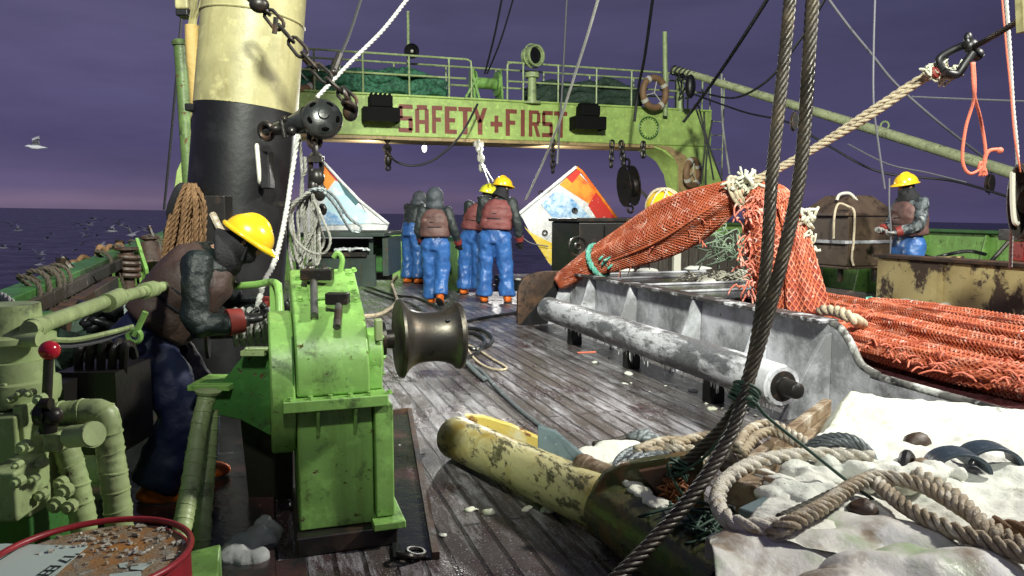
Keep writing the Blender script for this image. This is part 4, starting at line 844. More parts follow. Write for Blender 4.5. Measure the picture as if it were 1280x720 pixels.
tag(m.build('rail_fittings', 'darksteel'), 'dark posts and cable along the top of the port rail', 'fittings')
# ================================================================== TRAWL DOORS
def slab(name, label, corners, D, dD, panels, thick=.12):
    """corners: pixel quad; D depth and dD depth change; panels: (pixel polygon, material)"""
    t = thing(name, label, 'trawl door', P(*corners[0], D))
    mid = sum((V((x, y, 0)) for x, y in corners), V())/len(corners)
    def q(x, y, off=0): return P(x, y, D+(x-mid.x)*dD)+FWD*off
    MB().prism([q(*p) for p in corners], FWD*thick).build('plate', 'doorwhite', t, bevel=.01)
    for i_, (po, m_) in enumerate(panels): MB().prism([q(*p, -.010-.004*i_) for p in po], FWD*.006).build('painted_panel', m_, t, smooth=0)
    return t, q
t, q = slab('trawl_door', 'painted trawl door with a red apex and a blue white face, hanging beyond the mast', [(406, 203), (440, 248), (486, 280), (470, 330), (370, 330), (378, 255)], 16.95, .004,
    [([(405, 205), (412, 211), (421, 222), (404, 245), (396, 240), (398, 222)], 'doororange'), ([(407, 206), (413, 210), (430, 230), (423, 229), (412, 217)], 'doorred'),
     ([(421, 226), (450, 258), (470, 279), (400, 281), (396, 262)], 'doorcyan'), ([(398, 264), (418, 266), (432, 281), (396, 281)], 'doorblue'),
     ([(422, 225), (429, 228), (450, 251), (445, 257), (432, 243)], 'doorteal'), ([(451, 254), (478, 277), (484, 280), (466, 279)], 'doorwhite')])
MB().tube([q(405, 203, -.03), q(428, 228, -.03), q(450, 251, -.03), q(486, 280, -.03)], .035, 8).build('edge_bar', 'doorwhite', t)
t, q = slab('trawl_door', 'painted trawl door with white, blue, yellow and orange fields hanging over the stern ramp', [(649, 267), (720, 209), (774, 277), (760, 345), (688, 332)], 18.3, .003,
    [([(699, 231), (719, 212), (744, 238), (770, 274), (762, 277), (738, 256)], 'doororange'), ([(708, 222), (720, 210), (726, 216), (715, 229)], 'doorred'), ([(745, 240), (773, 275), (763, 279), (748, 277), (735, 257)], 'doorred'),
     ([(700, 233), (741, 274), (738, 296), (694, 276), (676, 255)], 'doorblue'), ([(651, 268), (690, 236), (699, 234), (676, 256), (693, 277), (690, 290), (682, 300), (662, 290)], 'doorwhite'),
     ([(655, 283), (668, 300), (686, 329), (692, 332), (700, 308), (684, 301), (664, 291)], 'dooryellow')])
MB().tube([q(649, 267, -.04), q(720, 209, -.04)], .04, 8).build('edge_bar', 'doorwhite', t)
MB().tube([q(720, 209, -.04), q(727, 214, -.04), q(774, 277, -.04)], .035, 8).build('edge_bar', 'doororange', t)
m = MB(); m.torus(q(718, 263, -.05), FWD, .055, .02, 18, 6).ball(q(718, 263, -.03), (.03, .02, .03)).torus(q(681, 291, -.05), FWD, .055, .02, 18, 6).torus(q(676, 241, -.04), FWD, .05, .018, 18, 6); m.build('towing_lug', 'darksteel', t)
line('door_wire', PL([(652, 296, 18.0), (664, 304, 17.9), (685, 308, 18.0)]), .015, 'greyline', 'slack dark wire loop beside the yellow corner of the trawl door', 'wire')
# ================================================================== STARBOARD: hatch, roller, coaming
t = thing('deck_locker', 'dark wet steel locker between the trawl door and the orange net', 'locker', PY(735, 330, 11.3))
xa, xb = PY(689, 300, 12.2).x, PY(812, 300, 11.0).x
MB().bb((xa, 11.0, 0), (xb, 12.2, 1.26)).build('body', 'darkbox', t, bevel=.03)
MB().bb((xa-.04, 10.96, 1.262), (xb+.04, 12.24, 1.32)).build('lid', 'darksteel', t, bevel=.01)
a = PY(722, 308, 11.0); MB().torus((a.x, 10.99, a.z), (0, 1, 0), .15, .02, 24, 6).torus((a.x, 10.985, a.z), (0, 1, 0), .05, .02, 16, 6).build('porthole', 'darksteel', t)
a = PY(755, 300, 11.0); MB().bb((a.x, 10.96, .2), (a.x+.05, 10.995, 1.2)).bb((xb-.2, 10.96, .2), (xb-.15, 10.995, 1.2)).build('rib', 'darksteel', t)
t = thing('timber_wall', 'dark upright timber boards behind and below the orange net bag', 'wall', PY(900, 340, 11.6))
xa, xb = PY(812, 300, 11.4).x, PY(946, 300, 11.4).x; n = 11
for i in range(n):
    a = xa+(xb-xa)*i/n; MB().bb((a, 11.4+random.uniform(0, .012), 0), (a+(xb-xa)/n-.012, 11.46, 1.05+random.uniform(-.05, .1))).build('board', 'darkwood', t, bevel=.006)
MB().bb((xa, 11.47, .5), (xb, 11.53, .62)).build('batten', 'darkwood', t)
a = PY(847, 330, 11.3); MB().bb((a.x-.07, 11.3, 0), (a.x+.07, 11.38, .82)).build('white_post', 'whiteband', t, bevel=.01)
# sunken floor of the fish pound behind the coaming
XC = 3.65
tag(MB().bb((XC+.05, 1.2, .26), (7.3, 6.3, .30)).build('pound_floor', 'redfloor', bevel=.01), kind='structure')
t = thing('hatch_cover', 'dark wet steel hatch cover with pale edge strips behind the coaming', 'hatch', (4.8, 7.2, 0))
MB().bb((XC+.06, 6.32, 0), (6.1, 9.6, .55)).build('cover', 'steeldeck', t, bevel=.02)
for y in (6.9, 7.7, 8.6, 9.3): MB().bb((XC+.1, y, .553), (6.05, y+.05, .575)).build('edge_strip', 'frost', t, bevel=.006)
m = MB()
for i in range(26): m.ball((random.uniform(5.0, 6.6), random.uniform(6.2, 10.2), .56 if i % 2 else .02), (random.uniform(.05, .22), random.uniform(.05, .2), random.uniform(.02, .05)), 9, 6)
for i in range(16): m.ball((random.uniform(6.3, 7.6), random.uniform(8.0, 9.8), .02), (random.uniform(.2, .4), random.uniform(.1, .3), random.uniform(.05, .12)), 10, 6)
tag(m.build('snow_patches', 'snow', smooth=180, mods=[('DISPLACE', dict(texture=clouds(.1), strength=.06))]), 'patches of white snow between the hatch cover and the brown box', 'snow', kind='stuff')
t = thing('coaming', 'frosted grey steel coaming with slanting gussets behind the iced roller', 'coaming', (XC, 4.2, 0))
ye, yw = 4.10, 8.72
MB().bb((XC, ye, 0), (XC+.045, yw, .635)).build('plate', 'frost', t)
MB().bb((XC-.09, ye+.0, .637), (XC+.075, yw+.02, .665)).build('top_flange', mat('dark_iced_flange', (.05, .045, .045), .5, layers=[((.6, .6, .64), 7, .52, .62, .7, 8, {'nr': .7})], bump=((25, .6),)), t, bevel=.006)
for x in (713, 745, 797, 878, 962):
    y = PX(x, 350, XC).y; MB().prism([(XC-.003, y, 0), (XC-.30, y, 0), (XC-.27, y, .10), (XC-.08, y, .634), (XC-.003, y, .634)], (0, .03, 0)).build('gusset', 'frost', t, bevel=.004)
# curved near end that drops to a low kerb
pf = [(ye, .635), (ye-.10, .60), (ye-.2, .50), (ye-.28, .40), (ye-.42, .36), (ye-.6, .345), (1.3, .33), (1.3, 0), (ye, 0)]
MB().prism([(XC, y, z) for y, z in pf], (.045, 0, 0)).build('low_kerb', 'frost', t, bevel=.004)
MB().tube(sp([(XC+.02, y, z+.004) for y, z in pf[:7]], 5), .026, 10).build('kerb_bead', mat('iced_bead', (.16, .155, .145), .45, layers=[((.03, .03, .03), 5, .48, .56, .4, 7), ((.62, .62, .60), 6, .52, .62, .7, 7, {'off': 4})], bump=((25, .8),)), t)
MB().prism([(XC-.003, ye-.03, 0), (XC-.40, ye-.03, 0), (XC-.06, ye-.03, .56), (XC-.003, ye-.03, .58)], (0, .03, 0)).build('gusset', 'frost', t, bevel=.004)
q_ = [(2.98, .0), (2.98, .38), (3.0, .50), (3.06, .59), (3.16, .64), (3.3, .665), (XC-.1, .665), (XC-.1, 0)]
MB().prism([(x, yw+.03, z) for x, z in q_], (0, .06, 0)).build('end_plate', 'rustbrown', t, bevel=.01)
m = MB(); m.prism([(3.0, yw-.02, 0), (3.45, yw-.02, 0), (3.62, yw-.02, .60), (3.55, yw-.02, .60)], (0, .03, 0)); m.build('end_web', 'black', t)
# roller
xr, zr_, y_a, y_b = 3.075, .30, 3.84, 7.95
t = thing('deck_roller', 'long grey steel roller crusted with ice lying along the coaming', 'roller', (xr, y_a, 0))
MB().lathe((xr, y_a, zr_), (0, 1, 0), [(0, .045), (.0, .125), (.012, .136), (.5, .137), (1.5, .136), (3, .136), (y_b-y_a-.01, .135), (y_b-y_a, .12), (y_b-y_a+.001, .03)], 40).build('barrel', 'icedroller', t)
MB().lathe((xr, y_a+.01, zr_), (0, -1, 0), [(0, .105), (.015, .10), (.02, .06), (.09, .055), (.15, .05), (.16, .035)], 24).build('shaft_end', 'darksteel', t, bevel=.003)
MB().lathe((xr, y_a+.008, zr_), (0, -1, 0), [(0, .124), (.012, .122), (.013, .06)], 32).build('end_ring', 'frost', t)
for y in (4.6, 5.9, 7.2): MB().bb((xr-.03, y, 0), (xr+.10, y+.10, .2)).build('support', 'black', t, bevel=.006)
random.seed(9); m = MB()
for i in range(110):
    y = y_a+.1+(y_b-y_a-.4)*random.random()**1.3; a = random.uniform(-.75, .5); l = (.015+.09*random.random()**2.2)*(1.15 if y < 6 else .7)
    p = V((xr+math.sin(a)*.133, y, zr_-math.cos(a)*.133)); m.cyl(p+V((0, 0, .01)), p-V((0, 0, l)), random.uniform(.006, .012), .001, 6)
o = m.build('icicle_fringe', 'ice', t); o['kind'] = 'stuff'
m = MB()
for i in range(46):
    y = random.uniform(y_a+.1, y_b); a = random.uniform(1.0, 2.0)*random.choice((1, -1)); p = V((xr-math.sin(a)*.132, y, zr_+math.cos(a)*.132)); m.ball(p, (.012, random.uniform(.08, .25), .022), 9, 6)
# snow and ice scattered on the planks
random.seed(17); m = MB()
def flake(x, y, r, D0=0.0): m.ball((x, y, .004), (r, r*random.uniform(.6, 1.2), r*random.uniform(.25, .5)), 8, 5)
for (px, py, n, s, r) in ((690, 630, 14, .07, .05), (530, 690, 10, .14, .02), (598, 642, 5, .04, .03), (705, 395, 18, .25, .05), (690, 378, 14, .3, .05), (745, 420, 12, .22, .035), (835, 480, 10, .2, .04), (650, 372, 14, .4, .05), (660, 352, 10, .5, .06), (790, 455, 12, .2, .03), (900, 510, 10, .2, .04), (510, 560, 6, .12, .02), (585, 640, 3, .1, .015), (620, 600, 4, .2, .012)):
    c = PZ(px, py, 0)
    for i in range(n): flake(c.x+random.gauss(0, s), c.y+random.gauss(0, s), r*random.choice((.3, .4, .5, .6, 1.1)))
tag(m.build('snow_clumps', 'snow', smooth=180, mods=soft(.010, .030, .03, 1)), 'small snow clumps scattered over the planked deck', 'snow', kind='stuff')
# ================================================================== STARBOARD: wall, box, rail, drum
xw = 7.3
t = thing('steel_wall', 'peeling tan steel wall at right in front of the man in camouflage', 'wall', (xw, 5.0, 0))
MB().bb((xw, 2.2, 0), (xw+.07, 7.42, .84)).build('plate', 'tanwall', t, bevel=.01)
MB().bb((xw-.05, 2.2, .843), (xw+.22, 7.45, .885)).build('top_flange', 'rustbrown', t, bevel=.008)
MB().bb((xw+.07, 7.3, 0), (xw+1.3, 7.37, .84)).build('return_plate', 'tanwall', t)
for y in (5.2, 6.45): MB().bb((xw-.012, y, .0), (xw-.001, y+.06, .84)).build('seam_strip', 'tanwall', t)
t = thing('brown_box', 'weathered brown box on legs with a sloping lid, left of the man in camouflage', 'box', P(1055, 345, 10.8))
def obox(name, x0, y0, x1, y1, D, dep, m_='boxbrown', bv=.012):
    m = MB(); cbox(m, x0, y0, x1, y1, D, dep, .35); return m.build(name, m_, t, bevel=bv)
obox('body', 1019, 269, 1096, 331, 10.4, .95)
m = MB(); c = P(1058, 300, 10.9); Rm = Matrix.Rotation(-YAW+.35, 3, 'Z'); ux, uy = Rm @ V((1, 0, 0)), Rm @ V((0, 1, 0)); zl = P(1058, 268, 10.6).z
lid = [c-ux*.47+uy*-.5, c+ux*.47+uy*-.5, c+ux*.47+uy*.5, c-ux*.47+uy*.5]; lid = [V((p.x, p.y, zl)) for p in lid]; ct_ = V((c.x, c.y, zl+.27))
tp_ = [ct_+(V((p.x, p.y, 0))-V((c.x, c.y, 0)))*.45 for p in lid]
m.add(lid+tp_, [(0, 1, 2, 3), (4, 7, 6, 5), (0, 4, 5, 1), (1, 5, 6, 2), (2, 6, 7, 3), (3, 7, 4, 0)]); m.build('lid', 'boxbrown', t, bevel=.01)
obox('rim', 1014, 266, 1099, 270, 10.36, 1.02); obox('rim', 1014, 299, 1099, 303, 10.38, .98, 'frost', .004); obox('rim', 1014, 330, 1099, 333, 10.36, 1.02)
for x in (1022, 1048, 1090): obox('leg', x, 333, x+5, 352, 10.45, .06, 'darksteel', .004)
MB().tube(sp(PL([(1046, 250, 10.6), (1050, 243, 10.6), (1062, 242, 10.6), (1072, 252, 10.6)]), 5), .022, 8).build('handle', 'whiteband', t)
m = MB(); m.tube(sp(PL([(1042, 298, 10.25), (1043, 270, 10.22), (1048, 255, 10.3), (1060, 258, 10.25), (1068, 266, 10.2), (1067, 300, 10.22), (1065, 322, 10.2), (1067, 332, 10.2)]), 6), .016, 7); m.build('hanging_rope', 'sling', t)
line('deck_hose', PL([(1148, 316, 11), (1165, 322, 10.8), (1185, 318, 10.8), (1210, 314, 10.5), (1232, 318, 10.2)]), .025, 'hose', 'black hose along the green starboard bulwark right of the man', 'hose')
line('rail_bar', PL([(1236, 330, 9), (1270, 292, 9)]), .025, 'darksteel', 'slanting dark bar before the starboard bulwark at right', 'bar')
t = thing('cable_spool', 'dark rope coil on a spool at the right edge of the view', 'spool', P(1285, 300, 6.0))
m = MB(); c = P(1290, 252, 6); 
for i in range(9): m.torus(c+CR @ V((.0, 0, 0))+V((0, 0, 0)), CR @ V((1, 0, .25-.05*i)), .235-.006*(i % 3), .022, 32, 8) if False else m.tube([c+CR @ V((-.10+.022*i, math.sin(a)*.29, math.cos(a)*.13)) for a in [2*math.pi*k_/32 for k_ in range(32)]], .017, 8, closed=True)
m.build('coil', 'wire', t); MB().cyl(c+CR @ V((-.05, 0, 0)), c+CR @ V((.6, 0, 0)), .10, n=16).build('hub', 'darksteel', t)
t = thing('red_fire_box', 'red box on a dark stand at the right edge behind the tan wall', 'box', P(1275, 330, 7.9))
m = MB(); cbox(m, 1270, 302, 1296, 327, 7.9, .25); m.build('box', 'redbox', t, bevel=.015)
m = MB(); cbox(m, 1262, 286, 1300, 301, 7.95, .4); m.build('hood', 'darkbox', t, bevel=.01)
m = MB(); cbox(m, 1266, 327, 1296, 420, 7.95, .3); m.build('stand', 'darkbox', t)
# ================================================================== ORANGE NET
net = thing('trawl_net', 'orange trawl net hanging as a bag and spread over the red pound floor', 'net', (4.5, 6.0, .3))
def net_tube(pts, rad, n_h, pitch, rs, name, lob=5, amp=.12, core='orange_core', seed=1, flat=1.0):
    q = even(sp(pts, 8), .035); L = len(q); F = frames(q)
    rr = []
    sx_ = sp([(r, 0, 0) for r in rad], 8); 
    for i in range(L): x = i/(L-1)*(len(sx_)-1); j = min(int(x), len(sx_)-2); rr.append(sx_[j].x+(sx_[j+1].x-sx_[j].x)*(x-j))
    def surf(i, a, k=1.0):
        p, (t, u, b) = q[i], F[i]
        r = rr[i]*(1+amp*math.cos(lob*a+2.0*math.sin(i*.03+seed))+.06*noise.noise(V((math.cos(a)*2, math.sin(a)*2, i*.05+seed*7))))
        return p+(u*math.cos(a)+b*math.sin(a)*flat)*r*k
    m = MB(); n = 48; vs = [surf(i, 2*math.pi*k/n, .985) for i in range(L) for k in range(n)]
    m.add(vs, [(i*n+k, i*n+(k+1) % n, (i+1)*n+(k+1) % n, (i+1)*n+k) for i in range(L-1) for k in range(n)]+[tuple(range(n)), tuple(range((L-1)*n, L*n))])
    o = m.build(name, core, net, smooth=180)
    m = MB(); s = 0
    for sg in (1, -1):
        for k in range(n_h):
            pp = []; s = 0
            for i in range(L):
                if i: s += (q[i]-q[i-1]).length
                a = 2*math.pi*k/n_h+sg*2*math.pi*s/pitch
                pp.append(surf(i, a)+V((0, 0, 0)))
            m.tube(pp, rs, 4)
    mm = m.build('meshes', 'orange_net', o, smooth=180); return surf, L
bag = PL([(700, 352, 9.3), (735, 332, 9.05), (775, 314, 8.75), (830, 288, 8.3), (885, 258, 7.85), (918, 241, 7.6), (934, 236, 7.5)])
surf, L = net_tube(bag, [.10, .15, .21, .265, .285, .215, .11], 34, 1.5, .0075, 'bag', 5, .10, seed=2)
m = MB()
for a0 in (.2, 1.5, 2.9, 4.1, 5.3):                       # heavy seams along the bag
    m.rope([surf(i, a0+.25*math.sin(i*.04), 1.02) for i in range(4, L-2)], .016, .12)
m.build('seam_rope', 'orange_net', net, smooth=180)
m = MB(); random.seed(4)
for i in range(70):
    p = surf(random.randrange(20, L-5), random.uniform(0, 6.28), 1.0); d = V((random.uniform(-.05, .05), random.uniform(-.05, .05), random.uniform(-.12, -.02))); m.tube(sp([p, p+d*.5+V((.01, 0, 0)), p+d], 3), .006, 4)
m.build('loose_twine', 'pink', net, smooth=180)['kind'] = 'stuff'
# draped part below the lashing
hangp = PL([(948, 232, 7.45), (978, 246, 7.3), (992, 285, 7.15), (1000, 330, 7.0), (1008, 396, 6.85)])
net_tube(hangp, [.10, .14, .18, .24, .31], 26, 2.2, .008, 'draped_netting', 7, .10, seed=5, flat=.6)
net_tube(PL([(944, 240, 7.35), (950, 275, 7.25), (957, 320, 7.1), (964, 392, 6.9)]), [.10, .18, .16, .10], 14, .8, .009, 'draped_netting', 4, .18, seed=8, flat=.7)
m = MB(); random.seed(14)
for i in range(420):                                       # ragged ends of the torn side
    p = P(random.gauss(950, 11), random.uniform(245, 372), 7.18+random.uniform(-.12, .05)); d = V((random.uniform(-.08, .08), random.uniform(-.06, .06), random.uniform(-.14, .03)))
    m.tube(sp([p, p+d*.5+V((random.uniform(-.02, .02), 0, .02)), p+d], 3), .009, 5)
m.build('ragged_twine', mat('faded_orange_twine', (.62, .17, .11), .7, layers=[((.75, .45, .38), 14, .5, .66, None, 5)]), net, smooth=180)['kind'] = 'stuff'
# lashing and frayed pale rope at the neck
m = MB()
for i in range(6): m.torus(P(921+i*4.5, 240-i*.8, 7.53), P(940, 232, 7.5)-P(900, 250, 7.7), .165-.012*i, .02, 24, 8)
m.build('lashing', 'sling', net, smooth=180)
m = MB(); random.seed(2)
for i in range(34):
    c = P(random.gauss(936, 9), random.gauss(231, 5), 7.42); m.tube(sp([c+V([random.gauss(0, .05) for _ in range(3)]) for _ in range(4)], 3), random.uniform(.010, .02), 6)
m.build('frayed_ends', 'frayed', net, smooth=180); m = MB()
for i in range(30):
    c = P(random.gauss(1007, 6), 262+random.uniform(0, 60), 7.05); m.tube(sp([c+V([random.gauss(0, .04) for _ in range(3)]) for _ in range(4)], 3), random.uniform(.008, .018), 6)
m.build('frayed_ends', 'frayed', net, smooth=180)
# net lying on the pound floor
ly = [([(975, 385), (1020, 377), (1090, 390), (1180, 410), (1300, 432)], .46, .13), ([(980, 396), (1040, 396), (1110, 412), (1190, 432), (1300, 456)], .44, .14),
      ([(1030, 400), (1065, 420), (1120, 440), (1190, 458), (1300, 484)], .40, .12), ([(1085, 384), (1140, 390), (1200, 402), (1300, 416)], .40, .14), ([(1045, 416), (1100, 436), (1160, 452), (1230, 468), (1300, 474)], .42, .10)]
for i, (pp, z, r) in enumerate(ly): net_tube([PZ(x, y, z) for x, y in pp], [r*.75, r*.9, r*.95, r*.9], 20, .75, .0085, 'netting_on_floor', 6, .24, seed=20+i, flat=.8)
m = MB(); random.seed(31)
for i in range(260):
    pp, z, r = random.choice(ly); a, b = random.choice(list(zip(pp, pp[1:]))); u_ = random.random()
    p = PZ(a[0]+(b[0]-a[0])*u_, a[1]+(b[1]-a[1])*u_+random.uniform(-8, 12), z+random.uniform(-.03, .08)); d = V((random.uniform(-.12, .12), random.uniform(-.12, .12), random.uniform(-.02, .04)))
    m.tube(sp([p, p+d*.5+V((0, 0, .02)), p+d], 3), .006, 5)
m.build('loose_twine', 'pink', net, smooth=180)['kind'] = 'stuff'
rope_thing('net_rope', 'short thick pale rope end lying across the orange netting', [[PZ(1026, 388, .60), PZ(1045, 389, .62), PZ(1066, 398, .60), PZ(1078, 406, .52)]], .05, 'sling', pitch=.3)
rope_thing('teal_rope', 'long teal rope lying between the netting and the tan wall', [[PZ(1075, 374, .40), PZ(1110, 378, .40), PZ(1160, 392, .38), PZ(1220, 402, .37), PZ(1300, 412, .37)]], .045, 'teal', pitch=.3)
m = MB(); random.seed(6)
for i in range(40): p = PZ(random.uniform(1080, 1280), 0+random.uniform(376, 384)+(0), .36) if i < 20 else PZ(random.uniform(1160, 1280), random.uniform(398, 410), .38); m.ball(p, (random.uniform(.03, .10), .06, .03), 8, 5)
tag(m.build('snow_ridge', 'snow', smooth=180), 'ridge of snow along the teal rope by the tan wall', 'snow', kind='stuff')
t = MB(); c = bag[1].lerp(bag[2], .35); ax = bag[2]-bag[1]
u, b_ = frame(ax); ring = [c+(u*math.cos(a)+b_*math.sin(a))*.195 for a in [2*math.pi*k/40 for k in range(41)]]
t.rope(ring, .038, .22); t.rope(sp([ring[22], ring[22]+V((.1, -.1, -.1)), ring[22]+V((.2, -.1, -.14)), ring[22]+V((.3, -.1, -.05))], 6), .038, .22)
for i in range(10): t.tube(sp([P(762, 325, 8.7)+V([random.gauss(0, .06) for _ in range(3)]) for _ in range(4)], 3), .015, 6)
tag(t.build('strop', 'teal', smooth=180), 'teal rope strop tied round the lower end of the orange net bag', 'strop')
t = MB(); p = P(829, 257, 8.5)
t.ball(p, (.20, .20, .17), 18, 12)
o = t.build('net_float', 'yellow', smooth=180); tag(o, 'yellow float wrapped in pale twine on top of the orange net bag', 'float')
m = MB()
for i in range(5): m.torus(p, V((math.cos(i*.63), math.sin(i*.63), .3)), .20, .012, 24, 5)
m.build('twine_wrap', 'sling', o, smooth=180)
m = MB(); random.seed(8)
for i in range(38):
    p = P(random.uniform(885, 930), random.uniform(285, 322), 9.2); m.tube(sp([p, p+V((random.uniform(-.15, .15), 0, random.uniform(-.1, .12))), p+V((random.uniform(-.3, .3), 0, random.uniform(-.25, .1)))], 4), .010, 5)
tag(m.build('loose_green_twine', mat('grey_green_twine', (.16, .22, .15), .7), smooth=180), 'loose pale green twine hanging between the net bag and timber wall', 'twine', kind='stuff')
m = MB(); random.seed(18)
for i in range(110):
    p = P(random.uniform(858, 935), 352+random.gauss(0, 3), 9.3); m.tube(sp([p, p+V((random.uniform(-.12, .12), 0, random.uniform(.02, .1))), p+V((random.uniform(-.25, .25), 0, random.uniform(-.06, .06)))], 3), .009, 4)
tag(m.build('twine_litter', 'frayed', smooth=180), 'pale twine litter along the foot of the timber wall', 'twine', kind='stuff')
# sling, hook and wire that hold the net up
t = thing('lifting_sling', 'pale twin rope sling lifting the orange net towards the upper right', 'sling', P(1050, 160, 6.6))
for dx in (-2.5, 3): MB().rope(sp(PL([(940, 228+dx, 7.4), (1010, 190+dx*.7, 7.0), (1090, 140+dx*1.5, 6.5), (1150, 100+dx, 6.2), (1184, 84+dx*.4, 6.0)]), 8), .028, .2, 3).build('rope', 'sling', t, smooth=180)
m = MB(); random.seed(12)
for i in range(34): c = P(random.gauss(1172, 8), random.gauss(88, 5), 6.05); m.tube(sp([c+V([random.gauss(0, .03) for _ in range(3)]) for _ in range(4)], 3), .011, 5)
m.build('frayed_whipping', 'frayed', t, smooth=180)
m = MB(); m.torus(P(1170, 90, 6.05), P(1184, 84, 6)-P(1150, 100, 6.2), .035, .02, 16, 6).torus(P(1176, 87, 6.03), P(1184, 84, 6)-P(1150, 100, 6.2), .035, .02, 16, 6); m.build('whipping', 'redcuff', t)
t = thing('lifting_hook', 'black shackle and swivel joining the pale sling to the wire', 'shackle', P(1205, 70, 6.0))
m = MB(); m.tube(sp(PL([(1180, 90, 6.0), (1174, 74, 6.0), (1192, 62, 6.0), (1212, 54, 6.0)]), 6), .030, 10).tube(sp(PL([(1180, 90, 5.95), (1196, 93, 5.95), (1206, 80, 5.95), (1216, 66, 5.95)]), 6), .032, 10); m.build('bow', 'black', t)
m = MB(); m.ball(P(1214, 58, 5.97), (.06, .05, .06)).ball(P(1221, 68, 5.97), (.05, .05, .05)).ball(P(1210, 48, 5.97), (.035, .03, .05)).tube(PL([(1205, 52, 5.97), (1226, 72, 5.97)]), .035, 10); m.build('swivel', 'black', t)
rope_thing('lifting_wire', 'dark wire rope leaving the lifting shackle towards the upper right corner', [PL([(1214, 60, 5.97), (1250, 40, 5.6), (1300, 8, 5.2)])], .024, 'wire', 'wire', strands=6, pitch=.17)
m = MB(); m.tube(sp(PL([(1217, 78, 5.9), (1218, 120, 5.9), (1207, 160, 5.9), (1203, 200, 5.9), (1212, 217, 5.9), (1228, 208, 5.9), (1232, 190, 5.9), (1226, 150, 5.9), (1218, 118, 5.9), (1215, 78, 5.9)]), 7), .0125, 7)
m.tube(sp(PL([(1228, 215, 5.9), (1232, 195, 5.9), (1238, 188, 5.9), (1250, 187, 5.9)]), 6), .016, 7)
for i in range(10): m.tube(sp(PL([(1229+random.uniform(-4, 4), 202, 5.9), (1227+random.uniform(-5, 5), 212, 5.9), (1224+i, 219+random.uniform(-2, 2), 5.9)]), 3), .010, 5)
m.ball(P(1250, 188, 5.9), (.03, .02, .025))
tag(m.build('twine_loop', 'pink', smooth=180), 'orange pink twine loop dangling from the lifting shackle', 'twine')
# ================================================================== FOREGROUND
t = thing('davit_pipe', 'big yellow and olive pipe with chipped paint lying across the wet planks in front', 'pipe', PZ(690, 640, 0))
A = P(566, 545, 4.15); B = P(762, 634, 3.06); C = P(884, 722, 2.52)
ax = (B-A).normalized(); u, b_ = frame(ax)
MB().lathe(A, ax, [(0, .06), (.0, .098), (.012, .112), (.03, .118), (.10, .118), ((B-A).length, .120)], 44).build('barrel', 'pipe_yellow', t, bevel=.003)
MB().lathe(A-ax*.003, ax, [(0, .05), (.0, .096), (.004, .096), (.006, .05)], 36).build('end_cap', 'pipe_olive', t)
MB().lathe(B, (C-B), [(0, .130), (.25, .138), ((C-B).length+.4, .142)], 44).build('outer_sleeve', 'pipe_olive', t)
m = MB(); cpoly(m, [(732, 664), (735, 634), (743, 610), (756, 592), (778, 580), (820, 573), (868, 566), (880, 573), (882, 650), (850, 690), (780, 700)], 2.99, .045); m.build('saddle_flange', 'pipe_olive', t, bevel=.008)
m = MB(); cpoly(m, [(800, 590), (866, 578), (872, 640), (840, 640)], 2.955, .03); m.build('saddle_web', 'rustbrown', t)
random.seed(41); m = MB()
ax2 = (C-B).normalized(); u2, b2 = frame(ax2)
sidev = V((0, 0, 1))
sgn = 1 if (ax2.cross(sidev)).dot(V((1, 0, 0))) > 0 else -1; sv = ax2.cross(sidev).normalized()*sgn
for i in range(90):
    s = random.uniform(.07, .75); a = random.gauss(.28, .16); p = B+ax2*s+(sidev*math.cos(a)+sv*math.sin(a))*.138
    m.ball(p, (random.uniform(.015, .035), random.uniform(.02, .04), random.uniform(.01, .02)), 8, 5)
o = m.build('snow_streak', 'snow', t, smooth=180, mods=[('REMESH', dict(mode='VOXEL', voxel_size=.009, use_smooth_shade=True)), ('DISPLACE', dict(texture=clouds(.04), strength=.02))])
m = MB(); cpoly(m, [(580, 519), (604, 521), (640, 532), (674, 548), (676, 568), (640, 556), (600, 540)], 4.22, .05); m.build('side_plate', mat('yellow_rusty_plate', (.55, .42, .10), .45, layers=[((.6, .56, .36), 6, .5, .66, None, 6), ((.16, .06, .015), 9, .58, .64, .7, 8)], bump=((30, .3),)), t, bevel=.006)
# slate plate and wooden roller beside it
q = [P(672, 533, 3.75), P(694, 540, 3.7), P(742, 582, 3.45), P(738, 600, 3.42), P(672, 572, 3.6)]
tag(MB().prism(q, (.02, .04, 0)).build('slate_plate', 'bluegreen', bevel=.004), 'slate grey steel plate leaning behind the chipped yellow pipe', 'plate')
MBq = MB().lathe(P(722, 580, 3.3), P(790, 606, 3.1)-P(722, 580, 3.3), [(0, .02), (.004, .05), (.03, .056), (.06, .056), (.065, .05), (.35, .05)], 22)
tag(MBq.build('wooden_roller', 'wood', bevel=.003), 'short wooden roller lying against the olive saddle flange', 'roller')
m = MB(); random.seed(51)
for i in range(30): p = PZ(random.uniform(735, 800), random.uniform(556, 582), 0.05); m.ball(p, (random.uniform(.06, .12), random.uniform(.06, .1), .04), 9, 6)
tag(m.build('snow_patch', 'snow', smooth=180, mods=soft(.02, .02, .06, 3)), 'white snow patch between the wooden roller and the grey rope coil', 'snow', kind='stuff')
